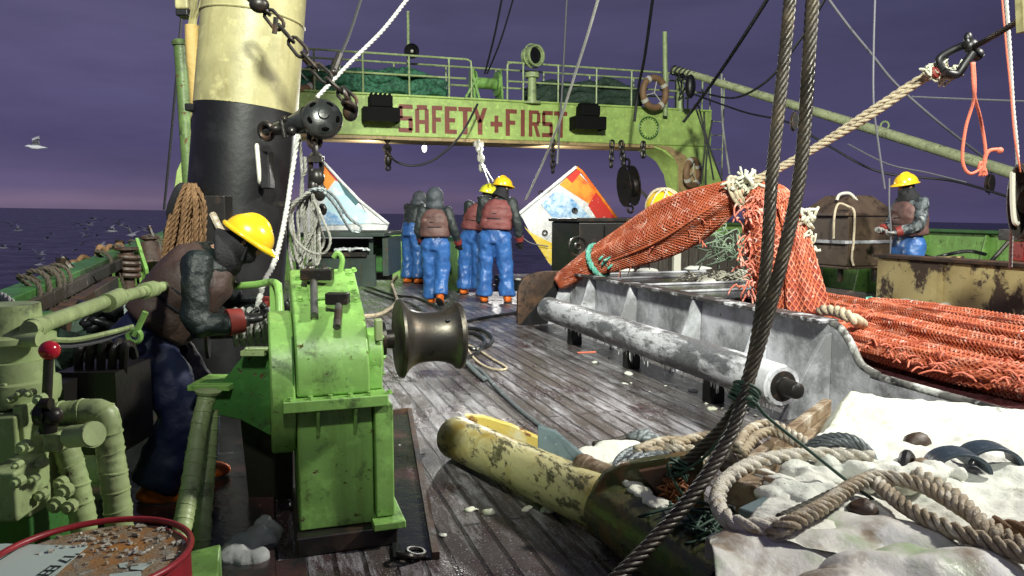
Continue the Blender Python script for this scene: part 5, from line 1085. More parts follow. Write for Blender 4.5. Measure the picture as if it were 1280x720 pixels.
# snow heap in a timber sided bin
Aq, Bq, Cq, Dq = PZ(1034, 490, .38), PZ(1360, 508, .40), PZ(1380, 800, .26), PZ(870, 730, .20)
m = MB(); n = 150
def snow_z(p, u_, v_):
    e = min(1, u_*9)*min(1, v_*12+.35)
    h = .06+.30*e**.5
    k_ = .45+.55*min(1, v_*2.2); h += .055*noise.noise(p*1.7+V((3, 1, 0)))+.038*k_*noise.noise(p*4.3)+.018*k_*noise.noise(p*11)+.007*noise.noise(p*26)
    return h+(.05 if v_ < .4 else .0)*(1-v_*2.5)
vs = []
for j in range(n+1):
    for i in range(n+1):
        u_, v_ = i/n, j/n; p = (Aq*(1-u_)+Bq*u_)*(1-v_)+(Dq*(1-u_)+Cq*u_)*v_; p = V((p.x, p.y, 0)); vs.append(V((p.x, p.y, snow_z(p, u_, v_))))
m.add(vs, [(j*(n+1)+i, j*(n+1)+i+1, (j+1)*(n+1)+i+1, (j+1)*(n+1)+i) for j in range(n) for i in range(n)])
tag(m.build('snow_heap', 'snow', smooth=180), 'large heap of dirty white snow filling the timber bin', 'snow', kind='stuff')
t = thing('timber_bin', 'frosted timber planks edging the snow heap beside the roller end', 'bin', PZ(1000, 540, 0))
a, b = PZ(926, 592, .26), PZ(1034, 508, .29)
MB().bar(a, b, .05, .09).build('top_plank', 'wood', t, bevel=.008)
MB().bar(a-V((.0, 0, .16)), b-V((0, 0, .20)), .045, .15).build('side_plank', 'wood', t, bevel=.008)
MB().bar(a+V((.07, -.02, -.03)), b+V((.07, -.02, -.05)), .05, .06).build('inner_plank', 'wood', t, bevel=.008)
# rope piles
def zs(lst, z): return [PZ(x, y, z if len(r_) == 0 else r_[0]) for x, y, *r_ in lst]
rope_thing('frosted_rope', 'thick frosted pale rope curving in a wide loop around the iced wooden chunks', [zs([(1092, 572), (1040, 568), (985, 570), (940, 580), (908, 600), (897, 625), (908, 648), (938, 659), (985, 656)], .41)], .031, mat('hoar_frosted_rope', (.62, .58, .50), .8, layers=[((.33, .27, .18), 20, .52, .66, None, 6)], bump=((110, .8),)), pitch=.17)
rope_thing('braided_rope', 'two thick brown braided ropes running over the snow towards the lower right corner', [zs([(950, 674, .36), (985, 656), (1030, 632), (1065, 608), (1100, 597), (1150, 606), (1200, 634), (1245, 664), (1300, 694)], .43), zs([(1092, 600), (1130, 632), (1180, 658), (1230, 676), (1300, 700)], .42)], .029, 'manila', pitch=.15, strands=4)
rope_thing('braided_rope', 'short thick brown rope between the snow heap and the two braided ropes', [zs([(1146, 592), (1172, 606), (1196, 622), (1214, 640), (1232, 662), (1250, 675)], .43)], .030, 'manila', pitch=.16)
rope_thing('tan_rope', 'tan ropes heaped in loose loops behind the two heavy wires', [zs([(795, 563), (830, 551), (868, 553), (892, 563), (905, 585)], .22), zs([(806, 566), (850, 560), (890, 570), (930, 585)], .24), zs([(840, 556), (880, 545), (925, 548), (960, 562), (985, 566)], .27), zs([(922, 560), (936, 538), (962, 530), (996, 546), (1020, 560), (1050, 565)], .38),
    zs([(928, 568), (945, 546), (968, 540), (1000, 556), (1015, 566)], .36), zs([(870, 570), (905, 560), (932, 566), (925, 590)], .27), zs([(850, 580), (900, 575), (940, 575), (980, 566)], .26), zs([(880, 560), (915, 572), (950, 590)], .30), zs([(820, 558), (870, 566), (910, 580), (930, 600)], .25)], .026, 'manila', 'rope heap', pitch=.15)
paths = []
for k_, rx in enumerate((52, 43, 34, 25, 16)):
    paths.append(zs([(822+rx*math.cos(a), 584+rx*.52*math.sin(a)-k_*1.0) for a in [2*math.pi*i/18 for i in range(19)]], .13+.035*k_))
rope_thing('grey_rope_coil', 'coil of frosted grey blue rope between the wooden roller and the tan ropes', paths, .022, 'bluegrey', 'rope coil', pitch=.13)
rope_thing('wire_loop', 'thick black wire loop arching over the snow', [zs([(1006, 572, .36), (1014, 556, .42), (1036, 547, .46), (1062, 548, .47), (1082, 560, .44), (1092, 578, .38)], .42), zs([(1016, 574, .37), (1024, 560, .42), (1042, 553, .45), (1062, 555, .45), (1076, 565, .42)], .42)], .022, 'bluegrey', 'wire', strands=6, pitch=.17)
rope_thing('dark_rope', 'dark brown rope end lying on the snow at the right edge', [zs([(1240, 654), (1262, 660), (1300, 664)], .42)], .028, 'manila_dark', pitch=.14)
rope_thing('dark_rope', 'dark greenish rope under the brown braided ropes near the wooden chunks', [zs([(975, 650), (1010, 634), (1045, 617), (1066, 612)], .415)], .022, mat('dark_olive_rope', (.06, .055, .04), .7, bump=((90, .6),)), pitch=.12)
rope_thing('deck_wire', 'dark wire running across the planks from the coil behind the drum to the slate plate', [zs([(580, 452), (600, 462), (622, 486), (650, 512), (684, 538), (712, 556), (728, 570)], .02)], .016, 'bluegrey', 'wire', strands=6, pitch=.12)
rope_thing('deck_wire', 'short knotted dark wire on the planks above the grey rope coil', [zs([(742, 556), (768, 552), (792, 545), (806, 544)], .04)], .022, 'wire', 'wire', strands=6, pitch=.13)
t = MB(); random.seed(61)
for i in range(7): c = PZ(803, 549, .06); t.tube(sp([c+V([random.gauss(0, .035) for _ in range(2)]+[random.uniform(-.02, .05)]) for _ in range(5)], 4), .02, 7)
tag(t.build('wire_knot', 'bluegrey', smooth=180), 'grey knot at the end of the short dark wire', 'knot')
# the two heavy wires hanging into the picture
Wr = mat('heavy_wire', (.040, .032, .024), .48, .25, layers=[((.085, .062, .038), 9, .5, .68, .5, 6), ((.022, .018, .014), 5, .5, .66, .28, 5)], bump=((60, .3),))
rope_thing('heavy_wire', 'left one of two thick dark wires crossing the view, ending at the saddle flange', [PL([(991, -40, 2.95), (982, 60, 2.93), (966, 210, 2.88), (957, 340, 2.85), (943, 440, 2.82), (926, 498, 2.8), (898, 540, 2.85), (846, 588, 2.93)])], .0255, Wr, 'wire', strands=6, pitch=.19)
rope_thing('heavy_wire', 'right one of two thick dark wires crossing the view, running over the snowy pipe', [PL([(1018, -40, 2.85), (1012, 60, 2.84), (1001, 210, 2.82), (979, 320, 2.8), (955, 410, 2.78), (934, 480, 2.74), (914, 540, 2.65), (876, 605, 2.52), (820, 672, 2.38), (762, 732, 2.25), (740, 755, 2.2)])], .0265, Wr, 'wire', strands=6, pitch=.19)
m = MB(); c = P(930, 494, 2.76); dn = (P(940, 470, 2.77)-P(920, 515, 2.74)).normalized()
for i in range(9): m.torus(c+dn*(i-4)*.007, dn+V((random.uniform(-.2, .2), random.uniform(-.2, .2), random.uniform(-.2, .2))), .052, .0055, 22, 6)
m.ball(c+FWD*-.05, (.02, .015, .015)); m.tube(sp([c-FWD*.05, c-FWD*.06+V((.03, 0, -.02)), P(960, 522, 2.72), P(1010, 562, 2.68), P(1060, 602, 2.64), P(1092, 625, 2.62)], 6), .007, 6)
m.tube(sp([c-FWD*.03, P(906, 540, 2.78), P(880, 572, 2.82), P(850, 592, 2.88)], 6), .006, 6)
for i in range(8): m.tube(sp([P(848, 588, 2.9)+V([random.gauss(0, .03) for _ in range(3)]) for _ in range(4)], 3), .006, 5)
tag(m.build('lashing_twine', 'twine', smooth=180), 'dark green twine tying the two thick wires together', 'twine')
m = MB(); random.seed(71)
for i in range(60): c = P(845+random.gauss(0, 6), 612+random.gauss(0, 8), 2.93); m.tube(sp([c+V([random.gauss(0, .022) for _ in range(3)]) for _ in range(4)], 3), .0035, 4)
tag(m.build('rusty_wire_wool', mat('rusty_strands', (.25, .09, .03), .7), smooth=180), 'tuft of rusty wire strands below the end of the left thick wire', 'wire tuft')
# half buried pieces in the snow
tag(MB().ball(PZ(1146, 554, .35), (.07, .05, .05), 14, 9).build('rusty_stub', 'rustbrown', mods=[('DISPLACE', dict(texture=clouds(.05), strength=.02))]), 'small rusty stub poking out of the snow', 'stub')
m = MB(); c = PZ(1134, 592, .34); m.torus(c, (.5, -.8, .1), .075, .022, 24, 8).lathe(c+V((.02, .03, 0)), (.5, -.8, .1), [(0, .075), (.02, .07)], 20); tag(m.build('black_bobbin', 'black'), 'black rubber bobbin half buried in the snow', 'bobbin')
tag(MB().ball(PZ(1152, 586, .35), (.05, .045, .045), 14, 9).build('wooden_stub', 'wood'), 'brown wooden stub next to the black bobbin', 'stub')
for (x, y, lab, n_) in ((1196, 578, 'left of two dark blue steel hoops half buried in the snow', 0), (1236, 570, 'right of two dark blue steel hoops half buried in the snow', 1)):
    c = PZ(x, y+8, .36); ax = (PZ(x+30, y+24, .36)-PZ(x, y+8, .36)).normalized(); u, b_ = frame(ax); m = MB()
    W_ = .06; N_ = 20; vs = []
    ax = V((.75, -.35, 0)).normalized(); s_ = V((ax.y, -ax.x, 0))
    for r_, w_ in ((.088, W_), (.088, -W_), (.074, -W_), (.074, W_)):
        for i in range(N_+1): a = math.pi*i/N_; vs.append(c+ax*.0+ (ax*math.cos(a)*1.25+V((0, 0, 1))*math.sin(a)*.9)*r_+s_*w_)
    K = N_+1; fs = []
    for i in range(N_):
        for q_ in range(4): fs.append((q_*K+i, q_*K+i+1, ((q_+1) % 4)*K+i+1, ((q_+1) % 4)*K+i))
    fs += [(0, K, 2*K, 3*K), (N_, 3*K+N_, 2*K+N_, K+N_)]
    m.add(vs, fs); tag(m.build('steel_hoop', 'bluestrap', bevel=.003), lab, 'hoop', 'steel hoops in the snow')
m = MB(); c = PZ(938, 612, .34); m.box(c, (.16, .12, .10), Matrix.Rotation(.5, 3, 'Z')); m.box(PZ(958, 606, .36), (.02, .10, .10), Matrix.Rotation(.3, 3, 'Z')); m.box(PZ(968, 612, .37), (.02, .10, .08), Matrix.Rotation(.2, 3, 'Z'))
tag(m.build('iced_timber_chunk', 'wood', bevel=.008), 'iced brown timber chunk inside the frosted rope loop', 'timber')
tag(MB().box(PZ(966, 640, .35), (.22, .14, .05), Matrix.Rotation(.4, 3, 'Z')).build('green_slab', 'bluegreen', bevel=.008), 'slate green slab under the frosted rope loop', 'slab')
tag(MB().ball(PZ(1078, 640, .37), (.055, .05, .045), 16, 10).build('grey_stone_weight', 'rustbrown', mods=[('SUBSURF', dict(levels=1, render_levels=1)), ('DISPLACE', dict(texture=clouds(.04), strength=.03))]), 'dark round weight between the braided ropes and the plastic sheet', 'weight')
m = MB(); random.seed(81)
for i in range(46):
    p = PZ(random.gauss(1000, 30), random.gauss(608, 12), .37); m.ball(p, (random.uniform(.03, .07), random.uniform(.03, .07), random.uniform(.03, .05)), 8, 6)
for i in range(30):
    p = PZ(random.gauss(1110, 35), random.gauss(592, 5), .38); m.ball(p, (random.uniform(.03, .06), random.uniform(.03, .06), random.uniform(.02, .05)), 8, 6)
tag(m.build('snow_lump', 'snow', smooth=180, mods=soft(.014, .03, .06, 4)), 'lumps of clean snow inside the rope loop', 'snow', kind='stuff')
def sheet(name, label, top, zt, bot, zb, m_, nx=70, ny=26, amp=.030, seed=0):
    m = MB(); tp_ = even(sp([PZ(x, y, zt) for x, y in top], 8), .01); bt = even(sp([PZ(x, y, zb) for x, y in bot], 8), .01); vs = []
    for j in range(ny+1):
        for i in range(nx+1):
            a = tp_[int(i/nx*(len(tp_)-1))]; b = bt[int(i/nx*(len(bt)-1))]; v_ = j/ny; p = a.lerp(b, v_)
            h = .10*math.sin(math.pi*min(1, v_*1.1))**.6-.05*(v_ < .02)
            q_ = p*3.2+V((seed, seed*2, 0)); w_ = p.x*2.1+p.y*1.1+seed+.9*noise.noise(q_); h += amp*.9*abs((w_*2.2) % 2-1)+amp*.5*abs(((p.x*1.3-p.y*2.6)*2.6+1.3*noise.noise(q_*1.4)) % 2-1)+amp*.35*noise.noise(q_*2.5)
            vs.append(V((p.x, p.y, p.z+h)))
    m.add(vs, [(j*(nx+1)+i, j*(nx+1)+i+1, (j+1)*(nx+1)+i+1, (j+1)*(nx+1)+i) for j in range(ny) for i in range(nx)])
    return tag(m.build(name, m_, smooth=50, mods=[('SOLIDIFY', dict(thickness=.006)), ('SUBSURF', dict(levels=1, render_levels=1))]), label, 'plastic sheet')
sheet('plastic_sheet', 'crumpled white plastic sheet over the ropes in the lower right, the flatter left one', [(880, 690), (950, 672), (1040, 662), (1110, 664), (1180, 680)], .28, [(900, 800), (980, 790), (1060, 780), (1140, 780), (1220, 780)], .25, 'sack', seed=2)
sheet('plastic_sheet', 'crumpled white plastic sheet bulging in front at the lower right corner', [(990, 745), (1060, 712), (1150, 694), (1230, 698), (1330, 716)], .30, [(1000, 850), (1090, 840), (1180, 830), (1260, 830), (1360, 830)], .24, 'sack', seed=9)
m = MB(); random.seed(91)
for i in range(30): c = PZ(random.gauss(880, 14), random.gauss(650, 7), .26); m.tube(sp([c+V([random.gauss(0, .05), random.gauss(0, .05), random.gauss(0, .02)]) for _ in range(4)], 3), .006, 5)
tag(m.build('dark_twine', 'twine', smooth=180), 'tangle of dark green twine beside the snowy pipe', 'twine', kind='stuff')
# ------------------------------------------------------------------ red drum
c = PZ(112, 694, .62); r = .212
t = thing('oil_drum', 'red drum with an icy orange lid and a pale label in the lower left corner', 'drum', (c.x, c.y, 0))
MB().lathe((c.x, c.y, 0), (0, 0, 1), [(0, r-.004), (.2, r-.004), (.205, r+.006), (.215, r-.004), (.41, r-.004), (.415, r+.006), (.425, r-.004), (.60, r-.004)], 72).build('barrel', 'drumred', t)
MB().lathe((c.x, c.y, .585), (0, 0, 1), [(0, r-.012), (.018, r-.012), (.0182, .001)], 72).build('lid', 'drumtop', t)
MB().torus((c.x, c.y, .616), (0, 0, 1), r-.003, .0075, 90, 10).build('rim', 'drumred', t)
lz = .6045
q = [PZ(x, y, lz) for x, y in ((-62, 684), (8, 680), (110, 683), (66, 722), (40, 750), (-10, 790), (-62, 750))]
lb = MB().prism(q, (0, 0, .0012)).build('label', 'label', t, smooth=0)
fc = bpy.data.curves.new('lettering', 'FONT'); fc.body = "'17 EENAW"; fc.size = .040; fc.extrude = .0004
fo = bpy.data.objects.new('lettering_source', fc); COL.objects.link(fo)
dg = bpy.context.evaluated_depsgraph_get(); me = bpy.data.meshes.new_from_object(fo.evaluated_get(dg)); bpy.data.objects.remove(fo)
a, b = PZ(84, 688, lz), PZ(34, 722, lz); d = (b-a).normalized(); nrm = V((0, 0, 1)); yv = nrm.cross(d)
Rm = Matrix((d, yv, nrm)).transposed()
m = MB(); m.add([PZ(86, 691, lz+.003)+Rm @ v.co for v in me.vertices], [tuple(p.vertices) for p in me.polygons]); m.build('lettering', 'ink', lb, smooth=0)
m = MB(); m.bar(PZ(-20, 712, lz+.0025), PZ(22, 686, lz+.0025), .002, .001); m.bar(PZ(-40, 706, lz+.0025), PZ(-4, 684, lz+.0025), .002, .001); m.build('printed_line', 'ink', lb, smooth=0)
for k_, po in enumerate(([(148, 705), (160, 703), (158, 710), (150, 710)], [(164, 706), (192, 703), (178, 713), (163, 712)], [(138, 718), (176, 714), (178, 730), (130, 730)])):
    MB().prism([PZ(x, y, lz+.001*k_) for x, y in po], (0, 0, .001)).build('paper_scrap', 'label', t, smooth=0)
random.seed(101); m = MB()
for i in range(300):
    a = random.uniform(0, 6.28); rr = r*.92*math.sqrt(random.random()); p = V((c.x+rr*math.cos(a), c.y+rr*math.sin(a), lz))
    back = (p-c).dot(FWD); right_ = (p-c).dot(V((FWD.y, -FWD.x, 0)))
    if back+.35*right_ < random.gauss(.03, .05): continue
    rot = Matrix.Rotation(random.uniform(0, 3.1), 3, 'Z') @ Matrix.Rotation(random.gauss(0, .25), 3, 'X')
    s = random.uniform(.003, .009); m.box(p+V((0, 0, random.uniform(0, .005))), (s*random.uniform(.8, 2), s, random.uniform(.002, .006)), rot)
o = m.build('ice_chips', mat('dirty_ice', (.55, .55, .48), .25, layers=[((.33, .28, .2), 8, .42, .62, None, 5)], bump=((30, .4),)), t, smooth=0); o['kind'] = 'stuff'
# snow by the winch foot
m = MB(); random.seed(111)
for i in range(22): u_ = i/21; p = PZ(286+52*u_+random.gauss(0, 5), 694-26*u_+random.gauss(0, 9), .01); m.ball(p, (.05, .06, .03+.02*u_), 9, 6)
tag(m.build('snow_drift', mat('shaded_dirty_snow', (.34, .35, .35), .7, bump=((14, .5), (60, .3))), smooth=180, mods=soft(.016, .03, .05, 4)), 'dirty snow drift toned darker for shade, piled against the left foot of the winch', 'snow', kind='stuff')  # darker copy of the snow, with shade put into its colour
# lines lying on the aft deck
line('deck_hose', zs([(430, 395), (470, 394), (488, 385), (496, 377), (494, 368), (490, 352), (500, 342), (515, 338)], .04), .03, 'sling', 'pale hose winding along the deck left of the hooded man', 'hose')
for k_, (pp, r_, lab) in enumerate(([[(456, 356), (490, 368), (520, 372), (548, 384), (562, 396)], .018, 'dark hose on the deck, the upper of two that cross near the hooded man'], [[(456, 362), (485, 372), (515, 380), (535, 395), (560, 410)], .016, 'dark hose on the deck, the lower of two that cross near the hooded man'],
        [[(574, 404), (600, 398), (625, 394), (652, 390)], .02, 'dark hose on the deck running below the boots of the two men'], [[(575, 410), (600, 412), (615, 422), (610, 432), (590, 436), (575, 430)], .022, 'dark hose bending round just behind the warping drum'],
        [[(574, 416), (596, 418), (606, 427), (598, 440), (584, 448), (580, 458)], .02, 'dark hose inside the bend behind the warping drum'])):
    line('deck_hose', zs(pp, .02), r_, 'hose', lab, 'hose', n=8)
rope_thing('deck_rope', 'pale thin rope loop on the planks just right of the warping drum', [zs([(582, 430), (596, 436), (615, 448), (632, 458), (630, 462), (612, 460), (595, 450), (584, 436)], .015)], .012, 'sling', pitch=.09)
rope_thing('deck_rope', 'dark twisted rope end on the planks below the pale thin rope loop', [zs([(578, 444), (585, 455), (598, 468), (606, 474)], .025)], .022, 'bluegrey', pitch=.10)
tag(MB().tube(PL([(722, 441, 0.0+6.9), (745, 440, 6.9)]), .01, 6).build('red_stick', 'pink'), 'thin red stick lying on the deck beside the roller', 'stick')
# ================================================================== PEOPLE
def person(label, base, heading, s, J, look=None, helmet=None, hood=False, jacket='jacket', vest=None, trousers='blue', boots='orange', glove='blackglove', cuff=None, vox=.02, curl=(.5, .5), neckgear='knit', hs=1.0, slim=1.0):
    """local frame: x right, y forward, z up; heading = forward direction"""
    f = V(heading); f.z = 0; f.normalize(); rt = V((f.y, -f.x, 0)); up = V((0, 0, 1)); base = V(base)
    D_ = dict(pelvis=(0, 0, .92), chest=(0, .02, 1.28), neck=(0, .02, 1.46), head=(0, .05, 1.585), shL=(-.19, 0, 1.40), shR=(.19, 0, 1.40), elL=(-.26, -.03, 1.12), elR=(.26, -.03, 1.12),
              wrL=(-.27, .06, .88), wrR=(.27, .06, .88), hipL=(-.10, 0, .90), hipR=(.10, 0, .90), knL=(-.12, .04, .49), knR=(.12, .04, .49), anL=(-.13, 0, .09), anR=(.13, 0, .09))
    D_.update(J)
    W = {k: base+(rt*v[0]+f*v[1]+up*v[2])*s for k, v in D_.items()}
    lk_ = V(look if look else (0, 1, 0)); hf = (rt*lk_.x+f*lk_.y+up*lk_.z).normalized()
    tilt = D_['head'][0]-D_['neck'][0]
    hu0 = (W['head']-W['neck']).normalized()*.5+up*.5+f*.0; hr = hf.cross(hu0).normalized(); hu = hr.cross(hf)
    HM = Matrix((hr, hf, hu)).transposed()
    t = thing('person', label, 'person', base); HM = HM*hs if hs != 1 else HM
    tr = (W['shR']-W['shL']).normalized(); spine = (W['neck']-W['pelvis']).normalized(); tf = spine.cross(tr)*-1
    if tf.dot(f) < 0 and abs(tf.z) < .8: tf = -tf
    tf = tr.cross(spine); tf = -tf if tf.dot(f+up*-.3) < 0 else tf
    def sec(p, rx, ry, off=0): return (p+tf*off*s, tr*rx*s, tf*ry*s)
    pe, ch, ne = W['pelvis'], W['chest'], W['neck']
    # one continuous body
    m = MB(); m.loft([sec(pe, .13, .09), sec(pe.lerp(ch, .5), .12, .085), sec(ch, .15, .10), sec(ch.lerp(ne, .7), .13, .07), sec(ne, .055, .055), sec(W['head'], .05, .055)], 18)
    for a in 'LR':
        m.tube([W['sh'+a], W['el'+a], W['wr'+a]], [.042*s, .030*s, .024*s], 10); m.tube([W['hip'+a], W['kn'+a], W['an'+a]], [.08*s, .055*s, .04*s], 10)
    m.ball(W['head'], (.074*s, .092*s, .112*s), 18, 12, HM)
    m.ball(W['head']+HM @ V((0, .095, -.01))*s, (.016*s, .022*s, .025*s), 8, 6, HM)
    for k_ in (-1, 1): m.ball(W['head']+HM @ V((k_*.078, 0, 0))*s, (.012*s, .02*s, .03*s), 8, 6, HM)
    m.build('body', 'skin', t, smooth=180, mods=soft(.014*s, 0))
    e = MB()
    for k_ in (-1, 1): e.ball(W['head']+HM @ V((k_*.03, .086, .018))*s, (.011*s, .008*s, .008*s), 8, 6, HM)
    e.build('eyes', 'knit', t)
    # jacket
    m = MB(); m.loft([sec(pe+spine*.02, .165, .125), sec(pe.lerp(ch, .45), .165, .125), sec(ch, .185, .135), sec(ch.lerp(ne, .55), .19, .12), sec(ch.lerp(ne, .85), .13, .10), sec(ne, .075, .08)], 20)
    for a in 'LR': m.tube(even([W['sh'+a], W['el'+a], W['wr'+a]], .06), lambda x: (.080-.026*x)*s*slim, 12); m.ball(W['sh'+a], .082*s*slim)
    m.build('jacket', jacket, t, smooth=180, mods=soft(vox, .03*s, .07))
    # bib trousers
    m = MB(); m.loft([sec(pe.lerp(ch, .45), .17, .125), sec(pe, .178, .135), sec(pe-spine*.10*s, .165, .125)], 20)
    for a in 'LR': m.tube(even([W['hip'+a], W['kn'+a], W['an'+a].lerp(W['kn'+a], .02)], .07), lambda x: (.128-.022*min(1, x*1.7)+.022*max(0, x-.6))*s, 14); m.ball(W['hip'+a], .128*s); m.ball(W['kn'+a], .108*s)
    m.build('trousers', trousers, t, smooth=180, mods=soft(vox, .055*s, .13))
    for a in 'LR':
        an = W['an'+a]; d = an-W['kn'+a]; ff = f.copy()
        if abs(an.z-base.z-.09*s) > .03: ff = (f+V((0, 0, -.7))).normalized()
        Fm = Matrix((ff.cross(V((0, 0, 1))).normalized(), ff, ff.cross(V((0, 0, 1))).normalized().cross(ff))).transposed()
        m = MB(); m.ball(an+Fm @ V((0, .05, -.045))*s, (.055*s, .145*s, .052*s), 14, 9, Fm); m.tube([an+V((0, 0, .09))*s, an-V((0, 0, .03))*s], [.062*s, .058*s], 12)
        o = m.build('boot', boots, t, smooth=180, mods=soft(.012, 0))
        m = MB(); m.ball(an+Fm @ V((0, .05, -.082))*s, (.056*s, .148*s, .014*s), 14, 6, Fm); m.build('sole', 'knit', o)
        # glove: palm, four fingers, thumb
        wr = W['wr'+a]; d = (wr-W['el'+a]).normalized(); side = d.cross(f if abs(d.dot(f)) < .8 else up).normalized(); pn = side.cross(d).normalized(); cu = curl[0 if a == 'L' else 1]
        m = MB(); Hm = Matrix((side, d, pn)).transposed(); pc = wr+d*.055*s; m.ball(pc, (.044*s, .058*s, .024*s), 12, 8, Hm); m.tube([wr-d*.03*s, wr+d*.03*s], [.036*s, .034*s], 10)
        for k_, (o_, ln) in enumerate(((-.030, .058), (-.010, .068), (.010, .064), (.029, .050))):
            p0 = pc+side*o_*s+d*.04*s; d1 = (d*math.cos(cu)+pn*math.sin(cu)); d2 = (d*math.cos(cu*2.1)+pn*math.sin(cu*2.1)); m.tube(sp([p0, p0+d1*ln*.5*s, p0+d1*ln*.5*s+d2*ln*.5*s], 3), .0115*s, 7)
        m.tube(sp([pc+side*-.035*s-d*.02*s, pc+side*-.062*s+d*.01*s+pn*.012*s, pc+side*-.055*s+d*.045*s+pn*.03*s], 3), .0125*s, 7)
        o = m.build('glove', glove, t, smooth=180)
        if cuff: MB().tube([wr-d*.06*s, wr+d*.005*s], [.062*s, .056*s], 14).build('cuff', cuff, o)
    if vest:
        pr = []; K = 16
        for i in range(K+1):
            x = i/K; p = pe.lerp(ch, .22+x*1.0) if x < .78 else ch.lerp(ne, (x-.56)/.44*.92-.42); p = pe.lerp(ne, .16+.80*x)
            puff = 1.0+.055*abs(math.sin(x*math.pi*3.0)); w_ = .222*(1-.08*x) if x < .72 else .205*(1-(x-.72)*1.7); d_ = .165 if x < .75 else .165*(1-(x-.75)*1.3)
            pr.append(sec(p, w_*puff, d_*puff, .0))
        m = MB(); m.loft(pr, 28, 2.6); v_ = m.build('life_vest', vest, t, smooth=180, mods=[('SUBSURF', dict(levels=1, render_levels=1)), ('DISPLACE', dict(texture=clouds(.08), strength=.03*s))])
        m = MB()
        for x in (.36, .52):
            c_ = pe.lerp(ne, .16+.80*x); m.tube([c_+(tr*math.cos(a)*.224+tf*math.sin(a)*.172)*s*(1-.05*x) for a in [2*math.pi*i/30 for i in range(30)]], .009*s, 6, closed=True)
        m.build('belt', 'knit', v_)
    if helmet:
        Hc = W['head']+HM @ V((0, -.005, .035))*s; m = MB()
        m.ball(Hc, (.122*s, .148*s, .128*s), 30, 16, HM, zlo=0.0)
        ring = [Hc+HM @ V((math.cos(a)*.127, math.sin(a)*.155+(.025 if math.sin(a) > .3 else 0), -.002-.012*max(0, math.sin(a))))*s for a in [2*math.pi*i/36 for i in range(36)]]
        m.tube(ring, .0105*s, 8, closed=True); vs = [Hc+HM @ V((math.cos(a)*.118, math.sin(a)*.12+.03, .012))*s for a in [math.pi*i/12 for i in range(13)]]+[Hc+HM @ V((math.cos(a)*.120, math.sin(a)*.20+.012, -.016))*s for a in [math.pi*i/12 for i in range(13)]]
        m.add(vs, [(i, i+1, 14+i, 13+i) for i in range(12)])
        m.tube(sp([Hc+HM @ V((0, .12*math.cos(a), .13*math.sin(a)))*s*1.0 for a in (.6, 1.1, 1.57, 2.0, 2.5)], 4), .012*s, 8)
        h_ = m.build('helmet', helmet, t, smooth=45)
        m = MB(); m.tube([W['head']+HM @ V((k_*.085, .02, .03))*s for k_ in (-1,)]+[W['head']+HM @ V((-.075, .045, -.09))*s, W['head']+HM @ V((.075, .045, -.09))*s, W['head']+HM @ V((.085, .02, .03))*s], .006*s, 6); m.build('chin_strap', 'knit', h_)
    if hood:
        m = MB(); m.ball(W['head']+HM @ V((0, -.015, .015))*s, (.132*s, .145*s, .15*s), 20, 14, HM); m.ball(W['head']+HM @ V((0, -.03, -.12))*s, (.145*s, .13*s, .10*s), 16, 10, HM)
        m.build('hood', mat('grey_hood', (.055, .065, .075), .6, bump=((10, 1.0), (60, .3))), t, smooth=180, mods=soft(vox*.8, .02*s, .08))
    elif neckgear:                                        # balaclava: face covered, open at the eyes
        m = MB(); m.ball(W['head']+HM @ V((0, -.006, -.005))*s, (.083*s, .097*s, .118*s), 20, 14, HM); m.ball(W['head']+HM @ V((0, .05, -.06))*s, (.05*s, .055*s, .05*s), 12, 9, HM); m.tube([W['head']-hu*.06*s, W['neck']-spine*.02], [.095*s, .135*s], 14)
        m.build('balaclava', neckgear, t, smooth=180, mods=soft(.014*s, .012*s, .06))
    return t, W, HM
RT = V((FWD.y, -FWD.x, 0))
# the winch operator, stooping at left
b0 = P(232, 600, 3.62); b0.z = 0
person('man in a yellow helmet and brown vest stooping over the green winch at left', b0, RT*.97+FWD*.22, 1.04,
       dict(pelvis=(0, -.15, .76), chest=(.0, .06, 1.03), neck=(.0, .20, 1.15), head=(.0, .315, 1.195), shL=(-.18, .13, 1.12), shR=(.20, .13, 1.11), elR=(.30, .12, .83), wrR=(.22, .31, .85), elL=(-.24, .22, .86), wrL=(-.10, .42, .86),
            hipL=(-.10, -.12, .72), hipR=(.10, -.12, .72), knL=(-.13, .06, .42), knR=(.14, .04, .40), anL=(-.14, .0, .09), anR=(.15, -.10, .09)),
       look=(.05, .80, -.55), helmet='yellow', jacket='greenjacket', vest='darkvest', trousers='navy', cuff='redcuff', vox=.016, curl=(.9, .9), hs=.82, slim=.86)
# hooded man walking aft
b0 = PZ(545, 381, 0)
person('man in a grey hood and faded maroon vest walking away in blue oilskins', b0, FWD+RT*.12, 1.02,
       dict(head=(-.01, .06, 1.60), wrR=(.33, .10, .92), elR=(.29, -.04, 1.14), wrL=(-.24, .10, .96), knL=(-.11, .08, .50), anL=(-.10, .12, .09), knR=(.10, .03, .50), anR=(.10, -.16, .15)), hood=True, vest='brownvest', trousers='blue', cuff='redcuff')
